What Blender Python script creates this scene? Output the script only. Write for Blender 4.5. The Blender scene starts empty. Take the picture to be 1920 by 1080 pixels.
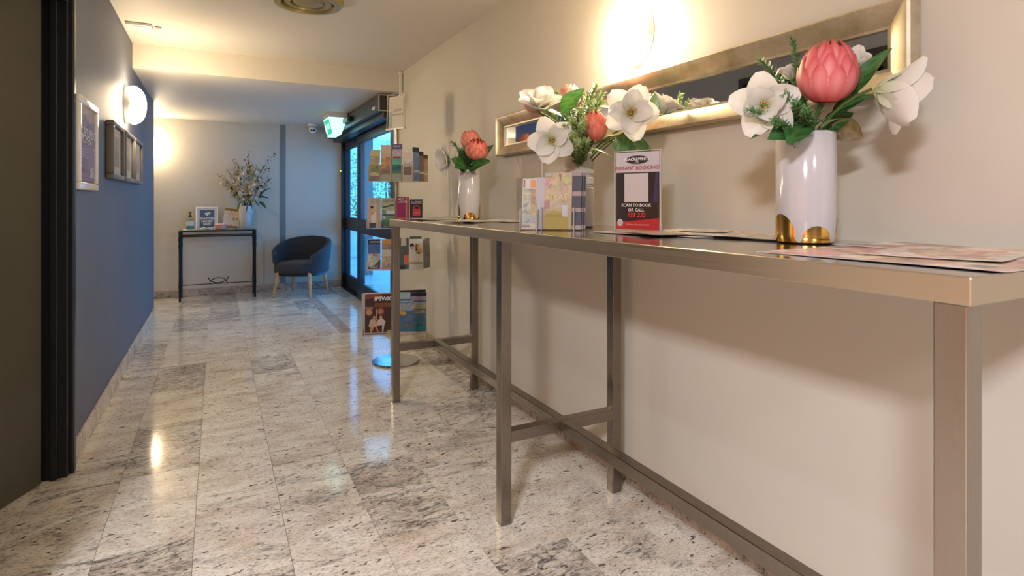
import bpy, bmesh, math, random
from mathutils import Vector, Matrix, Quaternion, Euler, noise as mnoise

random.seed(7)
sc = bpy.context.scene
COL = sc.collection
PI = math.pi
R = math.radians

# ------------------------------------------------------------------ camera
CAM_Z = 1.18
TH = R(27.5)
FPX = 1064.0
HORIZON = 378.0
cam_d = bpy.data.cameras.new('camera')
cam = bpy.data.objects.new('camera', cam_d)
COL.objects.link(cam)
cam.location = (0, 0, CAM_Z)
cam.rotation_euler = (R(90), 0, -TH)
cam_d.sensor_width = 36
cam_d.lens = 36 * FPX / 1920
cam_d.shift_y = -(540 - HORIZON) / 1920
cam_d.clip_start = 0.02
cam_d.dof.use_dof = True
cam_d.dof.focus_distance = 3.0
cam_d.dof.aperture_fstop = 7.0
sc.camera = cam

# ------------------------------------------------------------------ world, exposure
w = bpy.data.worlds.new('world'); sc.world = w; w.use_nodes = True
bg = w.node_tree.nodes['Background']
bg.inputs[0].default_value = (0.10, 0.45, 1.0, 1)
bg.inputs[1].default_value = 2.7
sc.view_settings.view_transform = 'Standard'
sc.view_settings.look = 'None'
sc.view_settings.gamma = 1
sc.view_settings.use_curve_mapping = False
sc.view_settings.exposure = 0.78
cy_ = sc.cycles
cy_.max_bounces = 7; cy_.diffuse_bounces = 4; cy_.glossy_bounces = 4; cy_.transmission_bounces = 4; cy_.transparent_max_bounces = 14
cy_.caustics_reflective = False; cy_.caustics_refractive = False

# ------------------------------------------------------------------ lights of the lobby behind the camera (ceiling panels, built below)
def area(name, loc, sx, sy, power, color, rot=(0, 0, 0)):
    l = bpy.data.lights.new(name, 'AREA'); l.shape = 'RECTANGLE'; l.size = sx; l.size_y = sy
    l.energy = power; l.color = color
    o = bpy.data.objects.new(name, l); COL.objects.link(o); o.location = loc; o.rotation_euler = rot
    return o
LOBBY_W, LOBBY_C = 112, (0.92, 0.91, 1.0)
area('unseen_lobby_light', (-1.30, -0.85, 2.335), 0.40, 0.40, LOBBY_W, LOBBY_C)
area('unseen_lobby_light', (0.35, -1.60, 2.335), 0.40, 0.40, 14, LOBBY_C)  # added fill lamp behind the camera, set up as a second ceiling panel
SCONCE_E = 60.0
SCONCE_C = (1.0, 0.78, 0.50, 1)

# ------------------------------------------------------------------ helpers
def Wp(px, py, t):
    """photo pixel and depth along the optical axis -> point in the room"""
    r = (px - 960) / FPX; u = (HORIZON - py) / FPX
    return Vector((t * (r * math.cos(TH) + math.sin(TH)), t * (-r * math.sin(TH) + math.cos(TH)), CAM_Z + u * t))
CR = Vector((math.cos(TH), -math.sin(TH), 0)); CU = Vector((0, 0, 1)); CT = Vector((-math.sin(TH), -math.cos(TH), 0))
def cdir(r, u, t): return (CR * r + CU * u + CT * t).normalized()

class MB:
    def __init__(s): s.bm = bmesh.new(); s.col = None
    def box(s, x0, x1, y0, y1, z0, z1, bev=0, seg=2):
        m = Matrix.Translation(((x0 + x1) / 2, (y0 + y1) / 2, (z0 + z1) / 2)) @ Matrix.Diagonal((abs(x1 - x0), abs(y1 - y0), abs(z1 - z0), 1))
        g = bmesh.ops.create_cube(s.bm, size=1, matrix=m)
        if bev:
            vs = set(g['verts']); es = [e for e in s.bm.edges if e.verts[0] in vs and e.verts[1] in vs]
            bmesh.ops.bevel(s.bm, geom=es, offset=bev, segments=seg, affect='EDGES', profile=0.5)
        return s
    def quad(s, *p):
        s.bm.faces.new([s.bm.verts.new(q) for q in p]); return s
    def grid(s, rows, closed_u=False, closed_v=False):
        vv = [[s.bm.verts.new(p) for p in r] for r in rows]
        nr, nc = len(vv), len(vv[0])
        for i in range(nr if closed_v else nr - 1):
            for j in range(nc if closed_u else nc - 1):
                a, b, c, d = vv[i][j], vv[i][(j + 1) % nc], vv[(i + 1) % nr][(j + 1) % nc], vv[(i + 1) % nr][j]
                try: s.bm.faces.new((a, b, c, d))
                except ValueError: pass
        return vv
    def lathe(s, prof, seg=32, c=(0, 0, 0), axis='z', cap0=False, cap1=False):
        rows = []
        for r_, z in prof:
            row = []
            for k in range(seg):
                a = 2 * PI * k / seg
                x, y = r_ * math.cos(a), r_ * math.sin(a)
                if axis == 'z': p = (c[0] + x, c[1] + y, c[2] + z)
                elif axis == 'x': p = (c[0] + z, c[1] + x, c[2] + y)
                else: p = (c[0] + x, c[1] + z, c[2] + y)
                row.append(p)
            rows.append(row)
        vv = s.grid(rows, closed_u=True)
        if cap0: s.bm.faces.new(list(reversed(vv[0])))
        if cap1: s.bm.faces.new(vv[-1])
        return s
    def tube(s, pts, rad, seg=8, caps=True):
        pts = [Vector(p) for p in pts]; n = len(pts)
        rads = rad if isinstance(rad, (list, tuple)) else [rad] * n
        rows = []; up = None
        for i, p in enumerate(pts):
            d = (pts[min(i + 1, n - 1)] - pts[max(i - 1, 0)]).normalized()
            if up is None:
                up = Vector((0, 0, 1)) if abs(d.z) < 0.9 else Vector((1, 0, 0))
            a = d.cross(up).normalized(); up = a.cross(d).normalized()
            rows.append([p + a * (rads[i] * math.cos(2 * PI * k / seg)) + up * (rads[i] * math.sin(2 * PI * k / seg)) for k in range(seg)])
        vv = s.grid(rows, closed_u=True)
        if caps:
            s.bm.faces.new(list(reversed(vv[0]))); s.bm.faces.new(vv[-1])
        return s
    def prism(s, poly, y0, y1):
        """poly in x,z; extruded along y"""
        a = [s.bm.verts.new((x, y0, z)) for x, z in poly]; b = [s.bm.verts.new((x, y1, z)) for x, z in poly]
        n = len(poly)
        s.bm.faces.new(a); s.bm.faces.new(list(reversed(b)))
        for i in range(n): s.bm.faces.new((a[i], b[i], b[(i + 1) % n], a[(i + 1) % n]))
        return s
    def mesh(s, name, mat, smooth=None):
        me = bpy.data.meshes.new(name)
        bmesh.ops.recalc_face_normals(s.bm, faces=s.bm.faces)
        s.bm.to_mesh(me); s.bm.free()
        if mat is not None:
            for m in (mat if isinstance(mat, (list, tuple)) else [mat]): me.materials.append(m)
        if smooth is not None:
            me.polygons.foreach_set('use_smooth', [True] * len(me.polygons))
            me.set_sharp_from_angle(angle=R(smooth))
        return me
    def build(s, name, mat, parent=None, smooth=None, loc=None, rot=None):
        return link(name, s.mesh(name, mat, smooth), parent, loc, rot)

def link(name, me, parent=None, loc=None, rot=None):
    o = bpy.data.objects.new(name, me); COL.objects.link(o)
    if parent is not None: o.parent = parent
    if loc is not None: o.location = loc
    if rot is not None:
        if isinstance(rot, Quaternion): o.rotation_euler = rot.to_euler()
        else: o.rotation_euler = rot
    return o
def tag(o, label, cat, group=None):
    o['label'] = label; o['category'] = cat
    if group: o['group'] = group
    return o
def thing(name, label, cat, loc=(0, 0, 0), rot=(0, 0, 0), group=None):
    o = bpy.data.objects.new(name, None); COL.objects.link(o); o.location = loc; o.rotation_euler = rot
    o.empty_display_size = 0.05
    return tag(o, label, cat, group)
def structure(name, o=None, label=None, loc=(0, 0, 0)):
    if o is None:
        o = bpy.data.objects.new(name, None); COL.objects.link(o); o.location = loc
    o['kind'] = 'structure'
    if label: o['label'] = label
    return o

# ------------------------------------------------------------------ materials
class NT:
    def __init__(s, name):
        s.m = bpy.data.materials.new(name); s.m.use_nodes = True; s.t = s.m.node_tree
        s.p = s.t.nodes['Principled BSDF']; s.out = s.t.nodes['Material Output']
    def n(s, typ, **kw):
        nd = s.t.nodes.new(typ)
        for k, v in kw.items():
            if k.startswith('_'): setattr(nd, k[1:], v)
            else:
                key = k.replace('__', ' ')
                nd.inputs[key].default_value = v
        return nd
    def l(s, a, b): s.t.links.new(a, b)
    def ramp(s, fac, stops, interp='LINEAR'):
        r_ = s.t.nodes.new('ShaderNodeValToRGB'); cr = r_.color_ramp; cr.interpolation = interp
        while len(cr.elements) < len(stops): cr.elements.new(0.5)
        for e, (p, c) in zip(cr.elements, stops):
            e.position = p; e.color = c if len(c) == 4 else (*c, 1)
        s.l(fac, r_.inputs[0]); return r_.outputs[0]
    def mix(s, fac, a, b, typ='MIX'):
        m = s.t.nodes.new('ShaderNodeMix'); m.data_type = 'RGBA'; m.blend_type = typ
        for i, v in ((0, fac), (6, a), (7, b)):
            if hasattr(v, 'is_linked') or hasattr(v, 'links'): s.l(v, m.inputs[i])
            else: m.inputs[i].default_value = v if not isinstance(v, tuple) or len(v) == 4 else (*v, 1)
        return m.outputs[2]
    def math(s, op, a, b=0.0):
        m = s.t.nodes.new('ShaderNodeMath'); m.operation = op
        for i, v in ((0, a), (1, b)):
            if hasattr(v, 'links'): s.l(v, m.inputs[i])
            else: m.inputs[i].default_value = v
        return m.outputs[0]
    def bump(s, h, strength=0.1, dist=0.01):
        b = s.n('ShaderNodeBump', Strength=strength, Distance=dist); s.l(h, b.inputs['Height']); s.l(b.outputs[0], s.p.inputs['Normal'])

def mat(name, c, rough=0.5, metal=0.0, spec=0.5, var=0.0, vscale=8, bump=0.0, bscale=200, coat=0.0, sheen=0.0, sub=0.0):
    t = NT(name); p = t.p
    p.inputs['Base Color'].default_value = (*c, 1); p.inputs['Roughness'].default_value = rough
    p.inputs['Metallic'].default_value = metal; p.inputs['Specular IOR Level'].default_value = spec
    p.inputs['Coat Weight'].default_value = coat; p.inputs['Coat Roughness'].default_value = 0.05
    p.inputs['Sheen Weight'].default_value = sheen
    if sub:
        p.inputs['Subsurface Weight'].default_value = sub; p.inputs['Subsurface Radius'].default_value = (0.02, 0.015, 0.01); p.inputs['Subsurface Scale'].default_value = 0.3
    tc = t.n('ShaderNodeTexCoord')
    if var:
        nz = t.n('ShaderNodeTexNoise', Scale=vscale, Detail=4.0); t.l(tc.outputs['Object'], nz.inputs['Vector'])
        lo = tuple(x * (1 - var) for x in c); hi = tuple(min(1, x * (1 + var)) for x in c)
        t.l(t.ramp(nz.outputs[0], [(0.3, lo), (0.7, hi)]), p.inputs['Base Color'])
    if bump:
        nz = t.n('ShaderNodeTexNoise', Scale=bscale, Detail=3.0); t.l(tc.outputs['Object'], nz.inputs['Vector'])
        t.bump(nz.outputs[0], bump, 0.004)
    return t.m

def emat(name, c, e, base=(0.8, 0.8, 0.8)):
    t = NT(name); t.p.inputs['Base Color'].default_value = (*base, 1)
    t.p.inputs['Emission Color'].default_value = c if len(c) == 4 else (*c, 1); t.p.inputs['Emission Strength'].default_value = e
    return t.m

def granite(name, tint=(1, 1, 1), rough=0.09, dark=0.0, vary=True):
    t = NT(name); tc = t.n('ShaderNodeTexCoord')
    geo = t.n('ShaderNodeNewGeometry'); oi = t.n('ShaderNodeObjectInfo')
    off = t.n('ShaderNodeVectorMath', _operation='SCALE'); 
    comb = t.n('ShaderNodeCombineXYZ', X=37.0, Y=91.0, Z=53.0); t.l(comb.outputs[0], off.inputs[0])
    if vary: t.l(oi.outputs['Random'], off.inputs['Scale'])
    else: off.inputs['Scale'].default_value = 0.2
    add = t.n('ShaderNodeVectorMath', _operation='ADD'); t.l(geo.outputs['Position'], add.inputs[0]); t.l(off.outputs[0], add.inputs[1])
    mp = t.n('ShaderNodeMapping'); mp.inputs['Rotation'].default_value = (0, 0, R(-32)); mp.inputs['Scale'].default_value = (1.0, 2.4, 1.5)
    t.l(add.outputs[0], mp.inputs['Vector'])
    V = mp.outputs[0]
    def nz(scale, detail=6.0, rgh=0.6, dist=0.0):
        n_ = t.n('ShaderNodeTexNoise', Scale=scale, Detail=detail, Roughness=rgh, Distortion=dist); t.l(V, n_.inputs['Vector']); return n_.outputs[0]
    c0 = lambda *c: tuple(min(0.92, a * b * 1.2) for a, b in zip(c, tint))
    base = t.ramp(nz(3.2, 8, 0.65, 0.6), [(0.28, c0(0.46, 0.385, 0.30)), (0.44, c0(0.66, 0.60, 0.515)), (0.60, c0(0.79, 0.74, 0.655)), (0.8, c0(0.64, 0.56, 0.46))])
    # grey swirled clouds, stronger on some tiles
    cl = nz(2.3, 9, 0.70, 2.6)
    mr = t.n('ShaderNodeMapRange'); mr.inputs['To Min'].default_value = -0.10; mr.inputs['To Max'].default_value = 0.21
    pw = t.math('POWER', oi.outputs['Random'], 2.8); t.l(pw, mr.inputs['Value'])
    cl2 = t.math('ADD', cl, mr.outputs[0] if vary else 0.03 + dark)
    cf = t.ramp(cl2, [(0.53, (0, 0, 0)), (0.63, (0.85, 0.85, 0.85)), (0.8, (0.95, 0.95, 0.95))])
    vein = nz(15, 7, 0.72, 1.4)
    vf = t.ramp(vein, [(0.40, (1, 1, 1)), (0.54, (0.18, 0.18, 0.18))])
    cfm = t.mix(1.0, cf, vf, 'MULTIPLY')
    col = t.mix(cfm, base, c0(0.10, 0.092, 0.088))
    # rusty-brown soft stains
    st = t.ramp(nz(6.5, 4, 0.5, 0.3), [(0.55, (0, 0, 0)), (0.75, (0.45, 0.45, 0.45))])
    col = t.mix(st, col, c0(0.44, 0.33, 0.22))
    # fine grain
    gr = t.ramp(nz(70, 4, 0.75), [(0.34, (0.42, 0.40, 0.37)), (0.47, (0.95, 0.95, 0.95)), (0.66, (1.12, 1.12, 1.12))])
    col = t.mix(0.9, col, gr, 'MULTIPLY')
    # dark mineral specks gathered in loose drifts
    sf = t.ramp(nz(5.0, 4, 0.6), [(0.35, (0.0, 0.0, 0.0)), (0.65, (0.075, 0.075, 0.075))])
    spn = t.math('ADD', nz(30, 3, 0.55, 0.4), sf)
    sp = t.ramp(spn, [(0.67, (0, 0, 0)), (0.715, (0.95, 0.95, 0.95))])
    col = t.mix(sp, col, c0(0.075, 0.048, 0.036))
    if dark: col = t.mix(dark * 4, col, (0.16, 0.13, 0.115, 1))
    t.l(col, t.p.inputs['Base Color'])
    t.p.inputs['Roughness'].default_value = rough; t.p.inputs['Specular IOR Level'].default_value = 0.5
    return t.m

def brushed(name, c, rough, axis):
    """metal with fine streaks running along `axis`"""
    t = NT(name); tc = t.n('ShaderNodeTexCoord'); mp = t.n('ShaderNodeMapping')
    sc_ = [260, 260, 260]; sc_[axis] = 3
    mp.inputs['Scale'].default_value = sc_; t.l(tc.outputs['Object'], mp.inputs['Vector'])
    n_ = t.n('ShaderNodeTexNoise', Scale=1.0, Detail=2.0); t.l(mp.outputs[0], n_.inputs['Vector'])
    t.p.inputs['Base Color'].default_value = (*c, 1); t.p.inputs['Metallic'].default_value = 1
    r_ = t.n('ShaderNodeMapRange'); r_.inputs['To Min'].default_value = rough * 0.8; r_.inputs['To Max'].default_value = rough * 1.3
    t.l(n_.outputs[0], r_.inputs['Value']); t.l(r_.outputs[0], t.p.inputs['Roughness'])
    t.bump(n_.outputs[0], 0.02, 0.001)
    return t.m

def glassy(name, tint=(1, 1, 1), refl=1.0, rough=0.0, ior=1.45):
    """clear sheet: transparent with fresnel reflection (thin acrylic and window panes)"""
    t = NT(name); t.t.nodes.remove(t.p)
    tr = t.n('ShaderNodeBsdfTransparent'); tr.inputs[0].default_value = (*tint, 1)
    gl = t.n('ShaderNodeBsdfGlossy'); gl.inputs['Roughness'].default_value = rough
    lw = t.n('ShaderNodeLayerWeight', Blend=0.5); f0 = ((ior - 1) / (ior + 1)) ** 2
    fm = t.math('MULTIPLY', t.math('ADD', t.math('MULTIPLY', t.math('POWER', lw.outputs['Facing'], 5.0), 1 - f0), f0), refl)
    mx = t.n('ShaderNodeMixShader'); t.l(fm, mx.inputs[0]); t.l(tr.outputs[0], mx.inputs[1]); t.l(gl.outputs[0], mx.inputs[2])
    t.l(mx.outputs[0], t.out.inputs[0]); return t.m

def attr_mat(name, rough=0.5, busy=True, spec=0.5, scale=45, translucent=0.0, coat=0.0):
    """colour comes from the mesh's own print / pigment attribute 'col'; alpha = how busy the printed picture is"""
    t = NT(name); at = t.n('ShaderNodeAttribute'); at.attribute_name = 'col'
    col = at.outputs['Color']
    if busy:
        tc = t.n('ShaderNodeTexCoord')
        n_ = t.n('ShaderNodeTexNoise', Scale=scale, Detail=5.0, Roughness=0.65, Distortion=0.6); t.l(tc.outputs['Object'], n_.inputs['Vector'])
        v = t.ramp(n_.outputs[0], [(0.34, (0.05, 0.05, 0.06)), (0.48, (0.45, 0.44, 0.42)), (0.56, (0.62, 0.60, 0.56)), (0.68, (1, 1, 0.97))])
        n2 = t.n('ShaderNodeTexNoise', Scale=scale * 0.4, Detail=3.0); t.l(tc.outputs['Object'], n2.inputs['Vector'])
        hs = t.n('ShaderNodeHueSaturation', Saturation=1.6); t.l(n2.outputs[1], hs.inputs['Color'])
        a1 = t.mix(at.outputs['Alpha'], col, v, 'OVERLAY')
        f2 = t.math('MULTIPLY', at.outputs['Alpha'], 0.25)
        col = t.mix(f2, a1, hs.outputs[0])
    t.l(col, t.p.inputs['Base Color'])
    t.p.inputs['Roughness'].default_value = rough; t.p.inputs['Specular IOR Level'].default_value = spec; t.p.inputs['Coat Weight'].default_value = coat
    if translucent:
        tl = t.n('ShaderNodeBsdfTranslucent'); t.l(col, tl.inputs[0])
        mx = t.n('ShaderNodeMixShader'); mx.inputs[0].default_value = translucent
        t.l(t.p.outputs[0], mx.inputs[1]); t.l(tl.outputs[0], mx.inputs[2]); t.l(mx.outputs[0], t.out.inputs[0])
    return t.m

M = {}
M['wall'] = mat('taupe_paint', (0.585, 0.548, 0.468), 0.5, var=0.03, vscale=1.5, bump=0.03, bscale=120)
M['ceiling'] = mat('ceiling_paint', (0.66, 0.61, 0.53), 0.6, bump=0.02, bscale=120)
M['slate'] = mat('slate_blue_paint', (0.155, 0.165, 0.195), 0.60, spec=0.5, var=0.06, vscale=2.0, bump=0.05, bscale=90)
M['lobbywood'] = mat('lobby_timber', (0.72, 0.30, 0.08), 0.45, var=0.25, vscale=4)
M['navy'] = mat('navy_paint', (0.03, 0.055, 0.10), 0.5)
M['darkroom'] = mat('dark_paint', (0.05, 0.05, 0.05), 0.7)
M['granite'] = granite('granite')
M['granite_side'] = granite('granite_skirting', tint=(0.92, 0.88, 0.86), rough=0.18, vary=False)
M['granite_skirt'] = granite('granite_skirting_dark', tint=(0.56, 0.50, 0.47), rough=0.2, vary=False)
M['granite_dark'] = granite('granite_darker', tint=(0.74, 0.67, 0.63), rough=0.1, dark=0.03)
M['grout'] = mat('grout', (0.46, 0.41, 0.34), 0.8)
M['door'] = mat('olive_grey_door', (0.072, 0.067, 0.050), 0.42, var=0.08, vscale=3)
M['black'] = mat('black_paint', (0.012, 0.013, 0.016), 0.35)
M['blacksatin'] = mat('black_satin', (0.009, 0.0095, 0.012), 0.32)
M['alu_dark'] = mat('dark_anodised', (0.008, 0.011, 0.020), 0.36, spec=0.4)
M['steel_top'] = brushed('polished_steel', (0.56, 0.52, 0.46), 0.13, 1)
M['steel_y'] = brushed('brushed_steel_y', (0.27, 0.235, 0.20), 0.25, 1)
M['steel_edge_lit'] = brushed('brushed_steel_edge_lit', (0.46, 0.40, 0.31), 0.36, 1)  # lighter than the leg steel, bright corridor reflections put into the colour
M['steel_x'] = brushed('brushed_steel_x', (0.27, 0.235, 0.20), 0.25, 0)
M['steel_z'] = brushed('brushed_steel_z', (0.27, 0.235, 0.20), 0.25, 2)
M['chrome'] = mat('satin_chrome', (0.62, 0.61, 0.60), 0.14, metal=1)
M['ceramic'] = mat('white_ceramic', (0.57, 0.555, 0.56), 0.12, coat=0.3)
M['ceramic2'] = mat('offwhite_ceramic', (0.60, 0.57, 0.52), 0.18, coat=0.2)
M['gold'] = mat('gold_leaf', (0.80, 0.50, 0.14), 0.16, metal=1)
M['white'] = mat('white_plastic', (0.78, 0.76, 0.73), 0.4)
M['whitegloss'] = mat('white_lacquer', (0.80, 0.77, 0.75), 0.22)
M['cream'] = mat('cream_plastic', (0.62, 0.55, 0.42), 0.4)
M['paper'] = mat('paper', (0.60, 0.57, 0.53), 0.6)
M['acrylic'] = glassy('clear_acrylic', (0.99, 0.99, 0.985), 0.45, ior=1.5)
M['pane'] = glassy('door_glass', (0.86, 0.95, 1.0), 0.8, ior=1.45)
M['print'] = attr_mat('print', 0.5, spec=0.3)
M['printfine'] = attr_mat('print_flyer', 0.3, scale=22)
M['petal'] = attr_mat('petal', 0.55, busy=False, translucent=0.25)
M['bract'] = attr_mat('bract', 0.5, busy=False, translucent=0.1)
M['leaf'] = attr_mat('leaf', 0.36, busy=False, translucent=0.12)
M['stem'] = mat('stem', (0.07, 0.13, 0.03), 0.6)
M['twig'] = mat('twig', (0.05, 0.028, 0.018), 0.7)
M['mirror'] = mat('mirror', (0.86, 0.87, 0.87), 0.015, metal=1)
M['oak'] = mat('oak', (0.62, 0.36, 0.15), 0.4, var=0.15, vscale=25)
M['liquid'] = mat('teal_gel', (0.03, 0.25, 0.33), 0.1)
M['lens'] = mat('lens', (0.01, 0.01, 0.012), 0.08)

# ------------------------------------------------------------------ print helpers
_txt_cache = {}
def text_mesh(s, size, mat_, align='CENTER', shear=0.0, bold=0.0):
    cu = bpy.data.curves.new('lettering', 'FONT'); cu.body = s; cu.size = size; cu.align_x = align; cu.align_y = 'CENTER'
    cu.shear = shear; cu.offset = bold; cu.resolution_u = 2
    o = bpy.data.objects.new('lettering_source', cu)
    me = bpy.data.meshes.new_from_object(o)
    bpy.data.objects.remove(o); bpy.data.curves.remove(cu)
    # stand it up: x right, z up, facing -y
    me.transform(Matrix.Rotation(R(90), 4, 'X'))
    me.materials.clear(); me.materials.append(mat_)
    me.name = 'lettering'
    return me
_ink = {}
def ink(c):
    k = tuple(round(x, 3) for x in c)
    if k not in _ink: _ink[k] = mat('ink', c, 0.4)
    return _ink[k]

def add_col(me, cols):
    a = me.color_attributes.new('col', 'FLOAT_COLOR', 'CORNER')
    flat = []
    for p in me.polygons:
        c = cols[p.index]
        for _ in range(p.loop_total): flat.extend(c)
    a.data.foreach_set('color', flat)

def print_mesh(wd, ht, prims, y0):
    verts, faces, cols = [], [], []
    def poly(pts, c, busy, k):
        b = len(verts)
        for u, v in pts: verts.append(((u - 0.5) * wd, y0 - 0.00035 * (k + 1), v * ht))
        faces.append(list(range(b, b + len(pts)))); cols.append((*c, busy))
    for k, pr in enumerate(prims):
        kind, a, c = pr[0], pr[1], pr[2]; busy = pr[3] if len(pr) > 3 else 0.0
        if kind == 'r':
            u0, v0, u1, v1 = a; poly([(u0, v0), (u1, v0), (u1, v1), (u0, v1)], c, busy, k)
        elif kind == 'e':
            cu, cv, ru, rv = a; poly([(cu + ru * math.cos(2 * PI * i / 20), cv + rv * math.sin(2 * PI * i / 20)) for i in range(20)], c, busy, k)
        else: poly(a, c, busy, k)
    me = bpy.data.meshes.new('cover_print'); me.from_pydata(verts, [], faces); me.update()
    add_col(me, cols); return me

def printed(name, label, cat, wd, ht, th, prims, texts=(), loc=(0, 0, 0), n=None, rz=None, lean=0, group=None, body=None, m='print', roll=0):
    """a sheet, card or booklet standing on its lower edge; local x right, z up, front -y"""
    if rz is None: rz = math.atan2(n[0], -n[1])
    root = thing(name, label, cat, loc, (R(-lean), R(roll), rz), group)
    MB().box(-wd / 2, wd / 2, -th / 2, th / 2, 0, ht).build('pages' if th > 0.004 else 'sheet', body or M['paper'], root)
    cv = None
    if prims:
        me = print_mesh(wd, ht, prims, -th / 2); me.materials.append(M[m]); cv = link('cover_print', me, root)
    k = len(prims)
    for tx in texts:
        s, u, v, size, c = tx[:5]; sh = tx[5] if len(tx) > 5 else 0; al = tx[6] if len(tx) > 6 else 'CENTER'; bd = tx[7] if len(tx) > 7 else 0
        link('lettering', text_mesh(s, size, ink(c), al, sh, bd), cv or root, ((u - 0.5) * wd, -th / 2 - 0.00035 * (k + 2), v * ht))
    return root

WH = (0.80, 0.78, 0.75); BK = (0.012, 0.012, 0.014)

# ================================================================== STRUCTURE
XR, XL, YB = 1.54, -0.57, 8.10
ZC, ZL = 2.39, 2.20
BEAM_Y = 5.18
DOOR_A, DOOR_B = 5.36, 8.07      # sliding door opening along the right wall

# floor: slab with separate granite tiles
fl = structure('floor', MB().box(-3.3, 1.7, -3.3, 8.25, -0.08, -0.005).build('floor', M['grout']), 'polished cream granite tiled floor')
TW, TL = 0.29, 0.61
tile_me = MB().box(-TW / 2 + 0.0007, TW / 2 - 0.0007, -TL / 2 + 0.0007, TL / 2 - 0.0007, -0.02, 0.0).mesh('tile', M['granite'])
for i in range(-6, 6):
    x = 0.22 + TW * (i + 0.5)
    yo = 2.29 if i % 2 == 0 else 1.95 + 0.02
    for j in range(-8, 11):
        y = yo + TL * (j + 0.5)
        if y < -1.6 or y > 8.3: continue
        if x < -0.75 and not (y < 3.4 or y > 6.6): continue
        link('tile', tile_me, fl, (x, y, 0))
side = MB(); side.box(-3.3, -1.53, -3.3, 1.95, -0.02, -0.0005); side.box(-3.3, 1.7, -3.3, -1.9, -0.02, -0.0005); side.box(-2.5, -1.3, 6.75, 8.2, -0.02, -0.0008)
side.build('lobby_floor_slab', M['granite'], fl)
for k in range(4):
    MB().box(0.985, 1.095, -0.29, 0.29, -0.01, 0.0012).build('dark_strip', M['granite_dark'], fl, loc=(0, 5.5 + 0.582 * k, 0))  # row of darker strips laid just above the floor tiles

# right wall with the door opening
m_ = MB(); m_.box(XR, XR + 0.12, -3.3, DOOR_A, 0, ZC + 0.1); m_.box(XR, XR + 0.12, DOOR_A, DOOR_B, 2.06, ZC + 0.1); m_.box(XR, XR + 0.12, DOOR_B, 8.25, 0, ZC + 0.1)
structure('wall_right', m_.build('wall_right', M['wall']), 'taupe painted wall behind the steel table')
structure('wall_back', MB().box(-2.4, XR, YB, YB + 0.12, 0, ZC + 0.1).build('wall_back', M['wall']), 'taupe painted end wall')
m_ = MB(); m_.box(XL - 0.12, XL, 3.10, 6.85, 0, ZC + 0.1); m_.box(XL - 0.12, XL, 1.97, 3.10, 2.085, ZC + 0.1); m_.box(XL - 0.12, XL, 1.85, 1.97, 0, ZC + 0.1)
structure('wall_left', m_.build('wall_left', M['slate']), 'slate blue painted wall with hanging frames')
structure('wall_side', MB().box(-2.52, -2.4, 6.7, 8.25, 0, ZC + 0.1).build('wall_side', M['wall']))
structure('wall_passage', MB().box(-2.4, XL - 0.12, 6.73, 6.85, 0, ZC + 0.1).build('wall_passage', M['wall']))
structure('wall_lobby_partition', MB().box(-3.3, XL - 0.12, 1.85, 1.97, 0, ZC + 0.1).build('wall_lobby_partition', M['wall']))
structure('wall_lobby_left', MB().box(-3.42, -3.3, -3.3, 1.97, 0, ZC + 0.1).build('wall_lobby_left', M['lobbywood']))
structure('wall_lobby_rear', MB().box(-3.42, XR + 0.12, -3.42, -3.3, 0, ZC + 0.1).build('wall_lobby_rear', M['navy']))
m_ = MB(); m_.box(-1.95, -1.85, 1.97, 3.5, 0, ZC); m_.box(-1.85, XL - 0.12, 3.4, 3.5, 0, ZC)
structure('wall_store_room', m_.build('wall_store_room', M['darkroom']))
structure('ceiling', MB().box(-3.42, XR, -3.3, BEAM_Y + 0.05, ZC, ZC + 0.1).build('ceiling', M['ceiling']), 'cream painted ceiling')
structure('ceiling_lower', MB().box(-2.4, XR, BEAM_Y, YB, ZL, ZC + 0.1).build('ceiling_lower', M['ceiling']), 'lower cream ceiling beyond the bulkhead')
# skirtings
structure('baseboard_right', MB().box(XR - 0.014, XR, -3.3, DOOR_A - 0.03, 0, 0.10, 0.002, 1).build('baseboard_right', M['granite_skirt']), 'granite skirting under the taupe wall')
structure('baseboard_left', MB().box(XL, XL + 0.012, 3.115, 6.85, 0, 0.105, 0.002, 1).build('baseboard_left', M['granite_side']), 'pale granite skirting under the slate wall')
structure('baseboard_back', MB().box(-2.4, XR, YB - 0.013, YB, 0, 0.095, 0.002, 1).build('baseboard_back', M['granite_skirt']), 'granite skirting on the end wall')
structure('trim_1', MB().box(0.745, 0.815, YB - 0.006, YB, 0.095, ZL).build('trim_1', mat('blue_grey_strip', (0.17, 0.21, 0.235), 0.45)), 'blue grey vertical strip on the end wall')
# light from the lobby comes from ceiling panels: none in view, see lobby lights

# left door
d1 = structure('door_1', None, 'dark grey door standing ajar in a black frame', (-0.66, 3.01, 0))
D0 = Vector((-0.66, 3.01, 0))
def fr(name, x0, x1, y0, y1, z0, z1, m, bev=0.004):
    return MB().box(x0 - D0.x, x1 - D0.x, y0 - D0.y, y1 - D0.y, z0, z1, bev, 2).build(name, m, d1)
for nm, y0, y1 in (('jamb', 3.035, 3.10), ('jamb', 1.97, 2.035)):
    fr(nm, XL - 0.12, XL + 0.004, y0, y1, 0, 2.085, M['blacksatin'])
fr('head_jamb', XL - 0.12, XL + 0.004, 2.035, 3.035, 2.035, 2.085, M['blacksatin'])
fr('architrave', XL, XL + 0.022, 3.062, 3.108, 0, 2.13, M['blacksatin'], 0.006)
fr('architrave', XL, XL + 0.022, 1.962, 2.008, 0, 2.13, M['blacksatin'], 0.006)
fr('head_architrave', XL, XL + 0.022, 2.008, 3.062, 2.08, 2.13, M['blacksatin'], 0.006)
fr('door_stop', XL - 0.055, XL - 0.030, 3.020, 3.036, 0, 2.035, M['blacksatin'], 0.003)
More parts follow.
